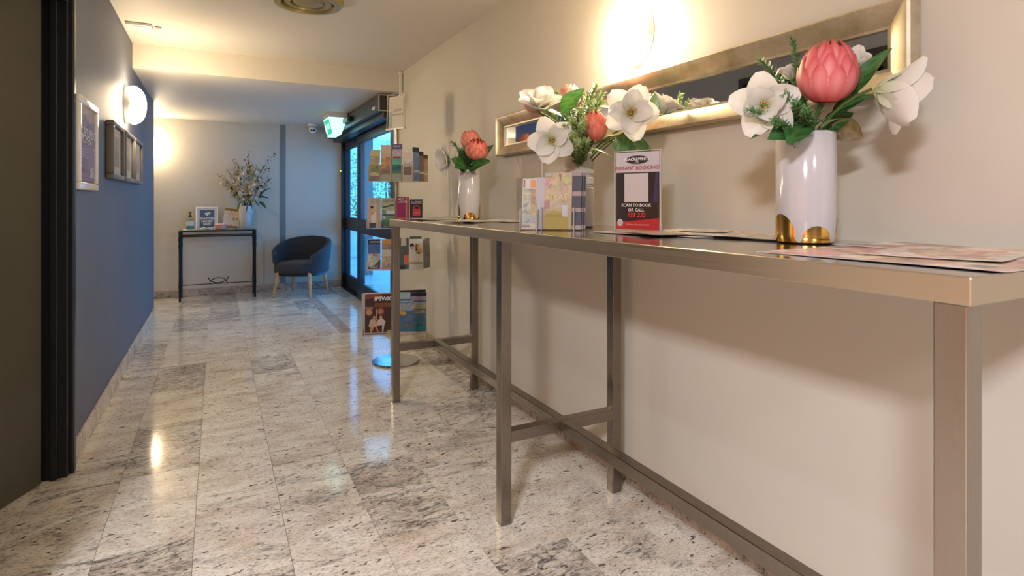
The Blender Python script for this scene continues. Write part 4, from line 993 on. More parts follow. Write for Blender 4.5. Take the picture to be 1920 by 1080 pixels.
bro('brochure', 'violet and teal island brochure on the rack top tier', 0.074, 0.268, 0.008, [('r', (0, 0, 1, 1), (0.40, 0.38, 0.44)), ('r', (0, 0.86, 1, 1), (0.09, 0.07, 0.20), 0.3), ('r', (0, 0.7, 1, 0.86), (0.42, 0.38, 0.46), 0.3), ('r', (0.1, 0.61, 0.9, 0.66), (0.22, 0.06, 0.05)), ('r', (0.05, 0.44, 0.95, 0.61), (0.10, 0.38, 0.28), 0.3), ('r', (0.05, 0.30, 0.95, 0.44), (0.02, 0.14, 0.20), 0.3), ('r', (0.05, 0.2, 0.95, 0.3), (0.08, 0.20, 0.06), 0.6), ('r', (0, 0, 1, 0.2), (0.40, 0.44, 0.36))], [('ISLAND', 0.5, 0.935, 0.016, WH)], T1, 0.0415, -0.098, roll if False else 4)
bro('brochure', 'white brochure with a grey house photo at the right of the rack top tier', 0.076, 0.212, 0.008, [('r', (0, 0, 1, 1), (0.66, 0.58, 0.50)), ('r', (0.1, 0.2, 0.9, 0.72), (0.26, 0.20, 0.17), 0.15), ('r', (0.1, 0.48, 0.9, 0.74), (0.48, 0.45, 0.42), 0.6), ('p', [(0.1, 0.72), (0.5, 0.60), (0.9, 0.68), (0.9, 0.74), (0.1, 0.74)], (0.66, 0.64, 0.62))], [], T1, 0.1245, -0.098)
n1, e1, p1 = T1
for k, (yy, h_, c, lb) in enumerate(((-0.06, 0.245, (0.13, 0.22, 0.42), 'blue striped brochure on the right side of the rack top tier'), (0.0, 0.22, (0.20, 0.13, 0.09), 'dark brown brochure on the right side of the rack top tier'), (0.06, 0.20, (0.40, 0.28, 0.14), 'golden brown brochure at the rear right of the rack top tier'))):
    printed('brochure', lb, 'brochure', 0.055, h_, 0.010, [('r', (0, 0, 1, 1), c, 0.35), ('r', (0, 0.25, 1, 0.32), (0.55, 0.5, 0.45)), ('r', (0, 0.85, 1, 1), tuple(x * 0.25 for x in c))], loc=p1(0.176 + 0.012 * k, yy), n=Quaternion((0, 0, 1), R(52 - 8 * k)) @ n1, lean=3, group=GR)
# tier 2
T2 = tier(0.985, 0.19, 4, 0.1, 2, 0.105, 0.05)
bro('brochure', 'brochure showing a man in a white singlet on the second tier', 0.094, 0.218, 0.006, [('r', (0, 0, 1, 1), (0.50, 0.41, 0.32)), ('r', (0.2, 0, 0.24, 1), (0.40, 0.32, 0.25)), ('r', (0.55, 0.2, 0.6, 1), (0.62, 0.54, 0.45)), ('r', (0.82, 0.0, 0.86, 1), (0.42, 0.34, 0.27)), ('p', [(0.12, 0.05), (0.2, 0.40), (0.35, 0.52), (0.7, 0.52), (0.85, 0.40), (0.9, 0.2), (0.72, 0.2), (0.7, 0.05)], SK),
    ('p', [(0.28, 0.05), (0.30, 0.4), (0.46, 0.5), (0.66, 0.5), (0.68, 0.05)], (0.66, 0.63, 0.60)), ('r', (0.16, 0, 0.64, 0.17), (0.07, 0.06, 0.055)), ('e', (0.36, 0.60, 0.105, 0.085), SK), ('e', (0.35, 0.68, 0.115, 0.045), (0.035, 0.022, 0.018)), ('e', (0.38, 0.47, 0.09, 0.04), (0.5, 0.28, 0.17))],
    [('LOCAL', 0.55, 0.90, 0.022, (0.22, 0.30, 0.36)), ('STYLE', 0.55, 0.82, 0.020, (0.22, 0.30, 0.36))], T2, -0.15, -0.09, 2)
bro('brochure', 'green golf course brochure on the second tier', 0.094, 0.215, 0.006, [('r', (0, 0, 1, 1), (0.22, 0.30, 0.17)), ('r', (0, 0.6, 1, 1), (0.40, 0.40, 0.26), 0.35), ('p', [(0.05, 0.70), (0.95, 0.80), (0.95, 0.75), (0.1, 0.66)], (0.05, 0.08, 0.06)), ('r', (0.35, 0.46, 1, 0.58), (0.62, 0.63, 0.60)), ('r', (0.1, 0.41, 1, 0.46), (0.05, 0.07, 0.22)), ('r', (0, 0.25, 1, 0.41), (0.10, 0.25, 0.08), 0.7), ('e', (0.2, 0.35, 0.1, 0.06), (0.5, 0.55, 0.55)), ('r', (0, 0.08, 1, 0.25), (0.04, 0.12, 0.06), 0.3), ('r', (0, 0, 1, 0.08), (0.02, 0.03, 0.03))],
    [('GREENS', 0.5, 0.90, 0.02, (0.10, 0.16, 0.06), 0.3), ('OPEN 7 DAYS', 0.5, 0.04, 0.013, WH, 0.3)], T2, -0.05, -0.09, 2)
bro('brochure', 'magenta and orange dining brochure on the second tier', 0.094, 0.222, 0.008, [('r', (0, 0, 1, 1), (0.30, 0.015, 0.11)), ('p', [(0.62, 0.25), (0.78, 0.6), (0.9, 0.3)], (0.14, 0.01, 0.06)), ('r', (0.74, 0, 0.86, 1), (0.62, 0.20, 0.06)), ('r', (0, 0, 1, 0.20), (0.52, 0.07, 0.07)), ('r', (0.15, 0.2, 0.95, 0.32), (0.62, 0.16, 0.04), 0.3), ('r', (0, 0, 0.12, 1), (0.38, 0.06, 0.08))],
    [('BEST', 0.16, 0.93, 0.022, WH, 0, 'LEFT'), ('LOCAL', 0.16, 0.84, 0.022, WH, 0, 'LEFT')], T2, 0.05, -0.09, 2)
bro('brochure', 'black brochure with a red backpack on the second tier', 0.094, 0.205, 0.006, [('r', (0, 0, 1, 1), (0.016, 0.014, 0.020)), ('p', [(0.22, 0.42), (0.80, 0.42), (0.80, 0.68), (0.70, 0.79), (0.32, 0.79), (0.22, 0.68)], (0.60, 0.035, 0.045)), ('p', [(0.32, 0.66), (0.70, 0.66), (0.66, 0.75), (0.36, 0.75)], (0.02, 0.015, 0.02)), ('r', (0.24, 0.50, 0.78, 0.55), (0.66, 0.10, 0.07)), ('r', (0, 0, 1, 0.32), (0.45, 0.27, 0.11), 0.6), ('p', [(0.35, 0.32), (1, 0.32), (1, 0.2), (0.6, 0.18)], (0.58, 0.58, 0.6)), ('r', (0.94, 0.3, 1, 1), (0.15, 0.25, 0.10))],
    [('ALL ABOARD', 0.5, 0.92, 0.013, WH), ('ADVENTURE', 0.5, 0.86, 0.013, WH)], T2, 0.15, -0.09, 2)
# tier 3
T3 = tier(0.685, 0.19, 4, 0.1, 2, 0.105, 0.05)
bro('brochure', 'blue sky monument brochure at the left of the third tier', 0.092, 0.222, 0.006, [('r', (0, 0, 1, 1), (0.62, 0.62, 0.64)), ('r', (0.04, 0.02, 0.98, 0.98), (0.05, 0.12, 0.32)), ('r', (0.04, 0.82, 0.98, 0.98), (0.015, 0.02, 0.05)), ('r', (0.04, 0.1, 0.98, 0.52), (0.42, 0.40, 0.36), 0.8), ('p', [(0.42, 0.45), (0.5, 0.72), (0.58, 0.45)], (0.20, 0.09, 0.07)), ('p', [(0.5, 0.12), (0.98, 0.35), (0.98, 0.05), (0.6, 0.05)], (0.03, 0.03, 0.04), 0.2), ('r', (0.04, 0.02, 0.98, 0.1), (0.02, 0.02, 0.03))],
    [('DISCOVER', 0.56, 0.895, 0.016, WH, 0.2), ('MUSEUM', 0.5, 0.075, 0.011, WH)], T3, -0.15, -0.09, 2)
bro('brochure', 'orange topped brochure of bread and pastries on the third tier', 0.092, 0.218, 0.006, [('r', (0, 0, 1, 1), (0.52, 0.40, 0.28)), ('r', (0, 0.84, 1, 1), (0.60, 0.28, 0.06)), ('r', (0.02, 0.66, 0.92, 0.84), (0.30, 0.14, 0.08), 0.9), ('r', (0.02, 0.44, 0.92, 0.65), (0.58, 0.53, 0.42), 0.1), ('r', (0.02, 0.20, 0.92, 0.43), (0.48, 0.31, 0.18), 0.9), ('r', (0.02, 0.06, 0.92, 0.19), (0.36, 0.18, 0.12), 0.9), ('r', (0, 0, 1, 0.05), (0.6, 0.2, 0.13))], [], T3, -0.05, -0.09, 2)
bro('brochure', 'dark green brochure with an orange label, half hidden by the table leg', 0.092, 0.226, 0.006, [('r', (0, 0, 1, 1), (0.05, 0.07, 0.05), 0.4), ('r', (0.4, 0.75, 0.8, 1), (0.55, 0.5, 0.4)), ('r', (0.0, 0.14, 0.22, 0.42), (0.62, 0.24, 0.06)), ('r', (0.62, 0.16, 1, 0.46), (0.66, 0.14, 0.05)), ('r', (0, 0, 1, 0.12), (0.02, 0.02, 0.02))], [], T3, 0.05, -0.09, 2)
bro('brochure', 'white brochure with two smiling people at the right of the third tier', 0.094, 0.218, 0.006, [('r', (0, 0, 1, 1), (0.66, 0.62, 0.55)), ('e', (0.16, 0.78, 0.15, 0.075), (0.025, 0.018, 0.015)), ('e', (0.18, 0.70, 0.10, 0.07), SK), ('p', [(0.44, 0.58), (0.44, 0.82), (0.52, 0.82), (0.52, 0.58)], (0.03, 0.02, 0.02)), ('e', (0.62, 0.74, 0.12, 0.09), (0.6, 0.36, 0.20)), ('r', (0.52, 0.52, 0.95, 0.68), (0.55, 0.32, 0.15), 0.4), ('r', (0.5, 0.50, 0.8, 0.56), (0.22, 0.09, 0.04)), ('r', (0, 0.17, 0.95, 0.23), (0.36, 0.31, 0.13))],
    [('----------', 0.5, 0.40, 0.012, (0.4, 0.37, 0.36)), ('----------', 0.5, 0.34, 0.012, (0.4, 0.37, 0.36)), ('----------', 0.5, 0.28, 0.012, (0.4, 0.37, 0.36)), ('----------', 0.55, 0.08, 0.013, (0.3, 0.27, 0.26))], T3, 0.15, -0.09, 2)
printed('brochure', 'green edged brochure standing behind the smiling people brochure', 'brochure', 0.085, 0.235, 0.006, [('r', (0, 0, 1, 1), (0.07, 0.10, 0.05))], loc=T3[2](0.145, -0.06), n=T3[0], lean=2, group=GR)
for k in range(3):
    printed('brochure', ['nearest', 'middle', 'farthest'][k] + ' grey brochure of the bent bunch on the right side of the third tier', 'brochure', 0.05, 0.205 + 0.006 * k, 0.008, [('r', (0, 0, 1, 1), (0.20, 0.18, 0.17), 0.3), ('r', (0.0, 0, 0.2, 1), (0.45, 0.42, 0.38))], loc=T3[2](0.21 + 0.012 * k, -0.06 + 0.03 * k), n=Quaternion((0, 0, 1), R(48)) @ T3[0], lean=3, group=GR)
# tier 4 (bottom): large magazines
T4 = tier(0.215, 0.24, 2, 0.225, 3, 0.11, 0.04)
bro('magazine', 'dark red IPSWICH magazine with a couple on chairs, bottom tier', 0.212, 0.302, 0.008, [('r', (0, 0, 1, 1), (0.62, 0.50, 0.42)), ('r', (0.03, 0.06, 0.97, 0.975), (0.055, 0.020, 0.014)), ('r', (0.03, 0.86, 0.6, 0.975), (0.26, 0.05, 0.025)), ('r', (0.35, 0.66, 0.97, 0.76), (0.20, 0.06, 0.025)), ('r', (0.04, 0.62, 0.3, 0.67), (0.30, 0.13, 0.08), 0.4), ('e', (0.17, 0.545, 0.115, 0.082), (0.42, 0.19, 0.09)), ('e', (0.17, 0.545, 0.08, 0.055), (0.52, 0.26, 0.13)), ('e', (0.55, 0.56, 0.115, 0.082), (0.36, 0.10, 0.04)), ('e', (0.55, 0.56, 0.06, 0.045), (0.5, 0.2, 0.09)),
    ('r', (0.40, 0.35, 0.425, 0.62), (0.55, 0.38, 0.24)), ('p', [(0.16, 0.22), (0.2, 0.36), (0.34, 0.40), (0.44, 0.30), (0.42, 0.20), (0.2, 0.18)], (0.58, 0.36, 0.26)), ('e', (0.34, 0.42, 0.05, 0.04), (0.5, 0.26, 0.15)), ('e', (0.56, 0.42, 0.05, 0.04), (0.55, 0.32, 0.2)), ('p', [(0.42, 0.22), (0.46, 0.36), (0.6, 0.40), (0.72, 0.32), (0.68, 0.24)], (0.62, 0.50, 0.40)), ('p', [(0.22, 0.22), (0.34, 0.2), (0.26, 0.06), (0.20, 0.06)], (0.56, 0.25, 0.09)), ('p', [(0.36, 0.22), (0.42, 0.2), (0.50, 0.08), (0.45, 0.08)], (0.56, 0.25, 0.09)), ('p', [(0.60, 0.24), (0.68, 0.24), (0.64, 0.06), (0.60, 0.06)], (0.56, 0.42, 0.34)), ('r', (0.78, 0.02, 0.97, 0.12), (0.42, 0.36, 0.08)), ('r', (0.03, 0.02, 0.76, 0.045), (0.12, 0.05, 0.04))],
    [('IPSWICH', 0.34, 0.855, 0.040, WH, 0.1, 'LEFT', 0.0012)], T4, -0.113, -0.09, 3)
bro('magazine', 'blue and teal barrier reef magazine, right on the bottom tier', 0.212, 0.300, 0.008, [('r', (0, 0, 1, 1), (0.05, 0.16, 0.26)), ('r', (0, 0.84, 0.45, 1), (0.36, 0.47, 0.45)), ('r', (0.45, 0.9, 1, 1), (0.015, 0.02, 0.04)), ('r', (0.5, 0.8, 1, 0.9), (0.40, 0.30, 0.42), 0.2), ('r', (0, 0.56, 0.55, 0.74), (0.26, 0.34, 0.40), 0.6), ('r', (0.55, 0.60, 1, 0.76), (0.40, 0.38, 0.26), 0.3), ('r', (0.55, 0.5, 1, 0.58), (0.30, 0.20, 0.15), 0.9), ('r', (0, 0.32, 0.55, 0.54), (0.03, 0.09, 0.22), 0.5), ('r', (0.55, 0.24, 1, 0.5), (0.03, 0.14, 0.22), 0.4), ('r', (0.25, 0.16, 0.55, 0.27), (0.10, 0.06, 0.05), 0.6), ('r', (0.55, 0.08, 1, 0.2), (0.02, 0.20, 0.18)), ('r', (0, 0.0, 1, 0.06), (0.60, 0.44, 0.38), 0.3), ('e', (0.12, 0.52, 0.07, 0.055), (0.62, 0.32, 0.08)), ('e', (0.24, 0.50, 0.07, 0.055), (0.62, 0.32, 0.08))],
    [('BARRIER REEF', 0.30, 0.775, 0.018, WH)], T4, 0.118, -0.088, 3, -6)
printed('magazine', 'pale magazine behind the IPSWICH one, its edge showing at the left', 'brochure', 0.205, 0.295, 0.01, [('r', (0, 0, 1, 1), (0.5, 0.47, 0.44))], loc=T4[2](-0.135, -0.05), n=Quaternion((0, 0, 1), R(10)) @ T4[0], lean=3, group=GR)
printed('magazine', 'black covered magazine sticking up behind the reef magazine', 'brochure', 0.205, 0.312, 0.008, [('r', (0, 0, 1, 1), (0.016, 0.018, 0.025))], loc=T4[2](0.125, -0.06), n=Quaternion((0, 0, 1), R(-10)) @ T4[0], lean=3, group=GR, roll=-2)
# sign on top of the rack
nT = Quaternion((0, 0, 1), R(-52)) @ cdr
vs = printed('rack_sign', 'white visitor information card in acrylic above the brochure rack', 'sign', 0.17, 0.235, 0.002, [('r', (0, 0, 1, 1), (0.62, 0.56, 0.48)), ('r', (0.04, 0.02, 0.26, 0.55), (0.30, 0.36, 0.42), 0.2), ('r', (0.08, 0.62, 0.16, 0.85), (0.4, 0.36, 0.33))],
    [('VISITOR', 0.62, 0.55, 0.024, (0.22, 0.19, 0.18)), ('INFORMATION', 0.64, 0.42, 0.019, (0.22, 0.19, 0.18))], loc=RC + Vector((0, 0, 1.722)), n=nT, lean=2)
MB().box(-0.105, 0.105, -0.004, -0.0025, -0.006, 0.255).box(-0.105, 0.105, 0.0025, 0.004, -0.006, 0.255).build('acrylic_holder', M['acrylic'], vs)
MB().box(-0.105, 0.105, -0.012, 0.012, -0.012, 0.0).build('holder_base', acr_e, vs)
MB().box(-0.107, -0.105, -0.004, 0.004, 0, 0.255).box(0.105, 0.107, -0.004, 0.004, 0, 0.255).box(-0.105, 0.105, -0.004, 0.004, 0.255, 0.257).build('acrylic_edge', acr_e, vs)

# ================================================================== CONSOLE TABLE AT THE END WALL
CX0, CX1, CY0, CY1, CZ = -0.395, 0.435, 7.68, 8.03, 0.838
iron = mat('black_iron', (0.006, 0.006, 0.007), 0.42, spec=0.35)
ct = thing('console_table', 'narrow black iron console table with glass top at the end wall', 'table', ((CX0 + CX1) / 2, (CY0 + CY1) / 2, 0))
cx, cy = (CX0 + CX1) / 2, (CY0 + CY1) / 2
for x in (CX0 + 0.013, CX1 - 0.013):
    for y in (CY0 + 0.013, CY1 - 0.013):
        ks = [0, 0.02, 0.16, 0.18, 0.26, 0.5, 0.62, 0.64, 0.70, 0.72, 0.78, CZ - 0.01]; rs = [.012, .012, .013, .016, .013, .0125, .013, .0165, .013, .0165, .0145, .0145]
        MB().tube([(x - cx, y - cy, k) for k in ks], rs, 8).build('leg', iron, ct, 50)
for y in (CY0 + 0.013, CY1 - 0.013):
    MB().tube([(CX0 + 0.02 - cx, y - cy, 0.765), (CX1 - 0.02 - cx, y - cy, 0.765)], 0.007, 8).build('apron_bar', iron, ct, 50)
    MB().tube([(CX0 + 0.02 - cx, y - cy, CZ - 0.012), (CX1 - 0.02 - cx, y - cy, CZ - 0.012)], 0.006, 8).build('top_bar', iron, ct, 50)
MB().tube([(CX0 + 0.02 - cx, CY0 + 0.013 - cy, 0.195), (CX1 - 0.02 - cx, CY0 + 0.013 - cy, 0.195)], 0.005, 8).build('stretcher', iron, ct, 50)
for x in (CX0 + 0.013, CX1 - 0.013):
    MB().tube([(x - cx, CY0 + 0.02 - cy, 0.195), (x - cx, CY1 - 0.02 - cy, 0.195)], 0.005, 8).build('stretcher', iron, ct, 50)
MB().tube([(0.095 * math.cos(a), CY0 + 0.013 - cy, 0.195 + 0.07 * math.sin(a)) for a in [PI * k / 14 for k in range(15)]], 0.005, 8).build('arch_ornament', iron, ct, 60)
MB().tube([(0.105 * math.cos(a), CY0 + 0.013 - cy, 0.275 - 0.072 * math.sin(a)) for a in [PI * k / 14 for k in range(15)]], 0.005, 8).build('arch_ornament', iron, ct, 60)
MB().box(CX0 - 0.004 - cx, CX1 + 0.004 - cx, CY0 - 0.004 - cy, CY1 - cy, CZ - 0.006, CZ + 0.003, 0.001, 1).build('glass_top', mat('green_glass_top', (0.10, 0.13, 0.10), 0.06), ct)
GZ = CZ + 0.0035
# sanitiser bottle
sb = thing('sanitiser_bottle', 'clear pump bottle with teal hand gel on the console table', 'bottle', (-0.28, 7.80, GZ))
bprof = [(0.0001, 0), (0.038, 0), (0.042, 0.006), (0.042, 0.105), (0.036, 0.125), (0.016, 0.145), (0.014, 0.152)]
MB().lathe(bprof, 24).build('bottle_body', glassy('bottle_clear', (0.85, 0.93, 0.93), 1.0), sb, 40)
MB().lathe([(0.0001, 0.004), (0.039, 0.004), (0.039, 0.062), (0.0001, 0.062)], 24).build('gel', M['liquid'], sb, 40)
MB().lathe([(0.0425, 0.045), (0.0425, 0.10)], 24).build('label_wrap', mat('pale_label', (0.62, 0.60, 0.55), 0.5), sb, 40)
MB().lathe([(0.018, 0.150), (0.018, 0.168), (0.006, 0.172), (0.005, 0.195), (0.016, 0.197), (0.016, 0.206), (0.0001, 0.208)], 16).tube([(0, 0, 0.201), (-0.012, -0.035, 0.199)], 0.005, 6).build('pump', M['black'], sb, 40)
# sanitise sign
sn = printed('sanitise_sign', 'blue sign reading SANITIZE HANDS HERE in a white frame on the console', 'sign', 0.215, 0.262, 0.004, [('r', (0, 0, 1, 1), (0.62, 0.60, 0.64)), ('r', (0.13, 0.07, 0.87, 0.90), (0.075, 0.14, 0.24)), ('e', (0.5, 0.72, 0.13, 0.06), (0.66, 0.66, 0.66)), ('e', (0.6, 0.75, 0.09, 0.045), (0.66, 0.66, 0.66)), ('p', [(0.42, 0.70), (0.58, 0.70), (0.52, 0.60)], (0.66, 0.66, 0.66))],
    [('SANITIZE', 0.5, 0.49, 0.036, WH, 0, 'CENTER', 0.0012), ('HANDS', 0.5, 0.36, 0.036, WH, 0, 'CENTER', 0.0012), ('HERE', 0.5, 0.23, 0.036, WH, 0, 'CENTER', 0.0012)], loc=(-0.105, 7.93, GZ), n=(-0.02, -1), lean=7)
m = MB(); m.box(-0.122, -0.1075, -0.008, 0.006, 0, 0.275, 0.002, 1); m.box(0.1075, 0.122, -0.008, 0.006, 0, 0.275, 0.002, 1); m.box(-0.1075, 0.1075, -0.008, 0.006, 0.262, 0.275, 0.002, 1)
m.build('white_frame', M['whitegloss'], sn)
# leaning menu card
mc = printed('menu_card', 'cream card with brown feathered borders in an acrylic stand on the console', 'sign', 0.175, 0.262, 0.003, [('r', (0, 0, 1, 1), (0.66, 0.58, 0.48)), ('r', (0.02, 0.90, 0.98, 0.97), (0.24, 0.12, 0.03)), ('p', [(0.02, 0.90), (0.98, 0.90), (0.9, 0.84), (0.8, 0.88), (0.7, 0.80), (0.6, 0.87), (0.45, 0.82), (0.3, 0.88), (0.15, 0.83)], (0.30, 0.16, 0.05), 0.4), ('r', (0.02, 0.04, 0.98, 0.11), (0.24, 0.12, 0.03)), ('p', [(0.02, 0.11), (0.98, 0.11), (0.85, 0.16), (0.7, 0.13), (0.55, 0.20), (0.4, 0.13), (0.2, 0.17)], (0.34, 0.19, 0.06), 0.4), ('e', (0.66, 0.48, 0.10, 0.08), (0.48, 0.33, 0.2), 0.5), ('e', (0.86, 0.48, 0.05, 0.06), (0.22, 0.15, 0.12), 0.5)],
    [('COMPLIMENTARY', 0.5, 0.73, 0.018, (0.33, 0.25, 0.2)), ('SNACKS', 0.5, 0.65, 0.018, (0.33, 0.25, 0.2)), ('Please help', 0.27, 0.56, 0.014, (0.33, 0.25, 0.2)), ('yourself', 0.27, 0.48, 0.014, (0.33, 0.25, 0.2))], loc=(0.150, 7.90, GZ), n=(-0.05, -1), lean=10, roll=6)
MB().box(-0.09, 0.09, 0.002, 0.004, -0.002, 0.268).box(-0.09, 0.09, -0.04, 0.03, -0.003, 0.0).build('acrylic_holder', M['acrylic'], mc)
# bowl
bl = thing('striped_bowl', 'small orange and pink ribbed bowl in front of the console signs', 'bowl', (0.045, 7.77, GZ))
pr = [(0.0001, 0.0), (0.050, 0.0)]
for k in range(4): z = 0.003 + 0.015 * k; pr += [(0.056 + 0.004 * k, z), (0.060 + 0.004 * k, z + 0.008), (0.056 + 0.004 * k, z + 0.015)]
pr += [(0.066, 0.066), (0.060, 0.064), (0.045, 0.012), (0.0001, 0.010)]
MB().lathe(pr, 36).build('bowl_body', mat('coral_glaze', (0.72, 0.25, 0.16), 0.3), bl, 60)
for k in range(4): MB().lathe([(0.0605 + 0.004 * k, 0.009 + 0.015 * k), (0.0612 + 0.004 * k, 0.0105 + 0.015 * k), (0.0605 + 0.004 * k, 0.0125 + 0.015 * k)], 36).build('glaze_ring', mat('pale_glaze', (0.78, 0.55, 0.5), 0.3), bl, 60)
random.seed(5)
for k in range(7):
    a = 2 * PI * k / 7; s_ = MB().box(-0.017, 0.017, -0.011, 0.011, -0.008, 0.008, 0.005, 2)
    o = s_.build('wrapped_sweet', M['whitegloss'], None, 50, loc=(0.045 + 0.037 * math.cos(a), 7.77 + 0.037 * math.sin(a), GZ + 0.058), rot=(random.uniform(-.5, .5), random.uniform(-.5, .5), random.uniform(0, 3)))
    tag(o, 'small white wrapped sweet in the striped bowl', 'sweet', 'sweets in the striped bowl')
# pile of white sachets
for k in range(9):
    o = MB().box(-0.030, 0.030, -0.018, 0.018, -0.003, 0.003, 0.002, 1).build('paper_sachet', M['whitegloss'], None, 50, loc=(-0.185 + 0.021 * k, 7.735 + 0.014 * (k % 3), GZ + 0.006 + 0.0062 * (k % 4)), rot=(random.uniform(-.25, .25), random.uniform(-.25, .25), random.uniform(0, 3)))
    tag(o, 'crumpled white paper sachet on the console left of the striped bowl', 'sachet', 'white sachets on the console')
tag(MB().box(-0.10, 0.10, -0.07, 0.07, 0, 0.004, 0.0015, 1).build('serving_mat', M['white'], None, loc=(-0.255, 7.79, GZ - 0.0005)), 'thin white mat under the sanitiser bottle', 'mat')
sb.location.z = GZ + 0.004
# white vase with blossoms
VC = Vector((0.325, 7.87, GZ))
va = thing('tall_vase', 'tapered white vase of blossom branches at the right of the console', 'vase', VC)
MB().lathe([(0.0001, 0), (0.052, 0), (0.056, 0.006), (0.070, 0.10), (0.080, 0.20), (0.082, 0.255), (0.076, 0.285), (0.071, 0.288), (0.070, 0.28), (0.072, 0.20), (0.05, 0.02), (0.0001, 0.015)], 36).build('body', M['ceramic'], va, 45)
mv = VC + Vector((0, 0, 0.27))
blossom = mat('blossom_white', (0.60, 0.55, 0.44), 0.6); blossom_y = mat('blossom_cream', (0.55, 0.43, 0.22), 0.6); bud = mat('dark_bud', (0.09, 0.05, 0.04), 0.7)
def branch(px, py, t, label, nb, seed, dark=False):
    rnd = random.Random(seed); t = min(t, 7.93 / (math.cos(TH) - (px - 960) / FPX * math.sin(TH))); tip = Wp(px, py, t) - mv
    root = thing('blossom_branch', label, 'flower', mv, group='blossom branches on the console')
    pts = bez(Vector((rnd.uniform(-.03, .03), rnd.uniform(-.02, .02), -0.2)), Vector((tip.x * 0.2, tip.y * 0.3, tip.z * 0.55)), tip, 12)
    MB().tube(pts, [0.004 - 0.0026 * i / 12 for i in range(13)], 6).build('twig', M['twig'], root, 60)
    fl, bd = MB(), MB()
    for k in range(nb):
        f = rnd.uniform(0.42, 0.97) * 12; i = min(11, int(f)); p = pts[i].lerp(pts[i + 1], f - i) + Vector((rnd.gauss(0, 1), rnd.gauss(0, .8) - 0.3, rnd.gauss(0, 1))) * 0.022
        if dark or f > 11.0:
            bmesh.ops.create_icosphere(bd.bm, subdivisions=1, radius=rnd.uniform(0.006, 0.011), matrix=Matrix.Translation(p))
        else:
            d = Vector((rnd.gauss(0, 1), rnd.gauss(-0.6, 1), rnd.gauss(0.3, 1))).normalized(); q = qface(d); s_ = rnd.uniform(0.020, 0.034)
            for a in range(5):
                an = a * 2 * PI / 5
                P = lambda x, y, z: p + q @ Vector((x * math.cos(an) - y * math.sin(an), x * math.sin(an) + y * math.cos(an), z))
                fl.quad(P(0, 0, 0), P(s_ * 0.45, s_ * 0.55, s_ * 0.28), P(0, s_, s_ * 0.42), P(-s_ * 0.45, s_ * 0.55, s_ * 0.28))
    for k in range(5):
        p = pts[12 - k] if k < 5 else pts[11]; bmesh.ops.create_icosphere(bd.bm, subdivisions=1, radius=0.009 - 0.0008 * (4 - k), matrix=Matrix.Translation(p + Vector((rnd.gauss(0, .006), rnd.gauss(0, .006), 0))))
    if not dark:
        o = fl.build('blossoms', blossom_y if seed % 4 == 0 else blossom, root); o['kind'] = 'stuff'
    o = bd.build('buds', bud, root, 60); o['kind'] = 'stuff'
bs = ((468, 284, 7.35, 14, 1), (515, 287, 7.4, 14, 1), (406, 326, 7.3, 16, 0), (425, 318, 7.25, 20, 0), (436, 300, 7.35, 14, 0), (418, 340, 7.15, 18, 0), (445, 308, 7.2, 22, 0), (455, 312, 7.05, 22, 0), (470, 305, 7.2, 20, 0), (482, 310, 7.3, 22, 0),
      (492, 318, 7.15, 22, 0), (505, 312, 7.45, 16, 0), (508, 335, 7.25, 18, 0), (498, 342, 7.05, 18, 0), (440, 335, 7.0, 20, 0), (432, 350, 7.1, 16, 0), (466, 335, 6.98, 20, 0), (480, 342, 7.0, 18, 0), (452, 350, 6.98, 18, 0))
bl_ = ['tallest dark budded twig above the console bouquet', 'dark budded twig reaching the blue grey strip', 'leftmost blossom branch of the console bouquet', 'second blossom branch from the left on the console', 'upright blossom branch left of the tallest twig', 'low blossom branch drooping left over the menu card',
       'blossom branch left of the bouquet centre, upper', 'blossom branch at the bouquet centre, upper', 'blossom branch directly under the tallest twig', 'blossom branch just right of the tallest twig', 'blossom branch right of centre in the console bouquet', 'blossom branch under the right dark twig tip',
       'rightmost blossom branch of the console bouquet', 'low blossom branch on the right of the bouquet', 'front blossom branch left of centre, lower', 'low blossom branch above the menu card corner', 'front blossom branch at the bouquet centre', 'front blossom branch right of centre, lower', 'lowest front blossom branch over the vase rim']
for k, (px, py, t, nb, dk) in enumerate(bs): branch(px, py, t, bl_[k], int(nb * 1.3), 100 + k, bool(dk))
root = thing('strap_leaves', 'dark green strap leaves arching over the console vase', 'foliage', mv, group='foliage on the console')
for k, (ax, ay, bx, by, t, wd) in enumerate(((462, 372, 424, 355, 7.1, 0.030), (460, 375, 445, 396, 7.0, 0.028), (485, 375, 508, 352, 7.15, 0.030), (486, 378, 500, 392, 7.05, 0.022), (482, 372, 504, 372, 7.1, 0.02), (470, 374, 462, 400, 6.95, 0.010), (474, 374, 472, 394, 6.95, 0.010), (455, 365, 430, 370, 7.05, 0.02), (478, 376, 486, 388, 6.98, 0.010), (470, 370, 450, 345, 7.1, 0.03), (475, 370, 495, 345, 7.15, 0.03))):
    a, b = Wp(ax, ay, t + 0.05), Wp(bx, by, t)
    link('leaf', leaf_mesh(a, b, wd, cdir(0, 0.7, 0.6), 0.25, (0.05, 0.16, 0.05), (0.015, 0.07, 0.025), mv), root)

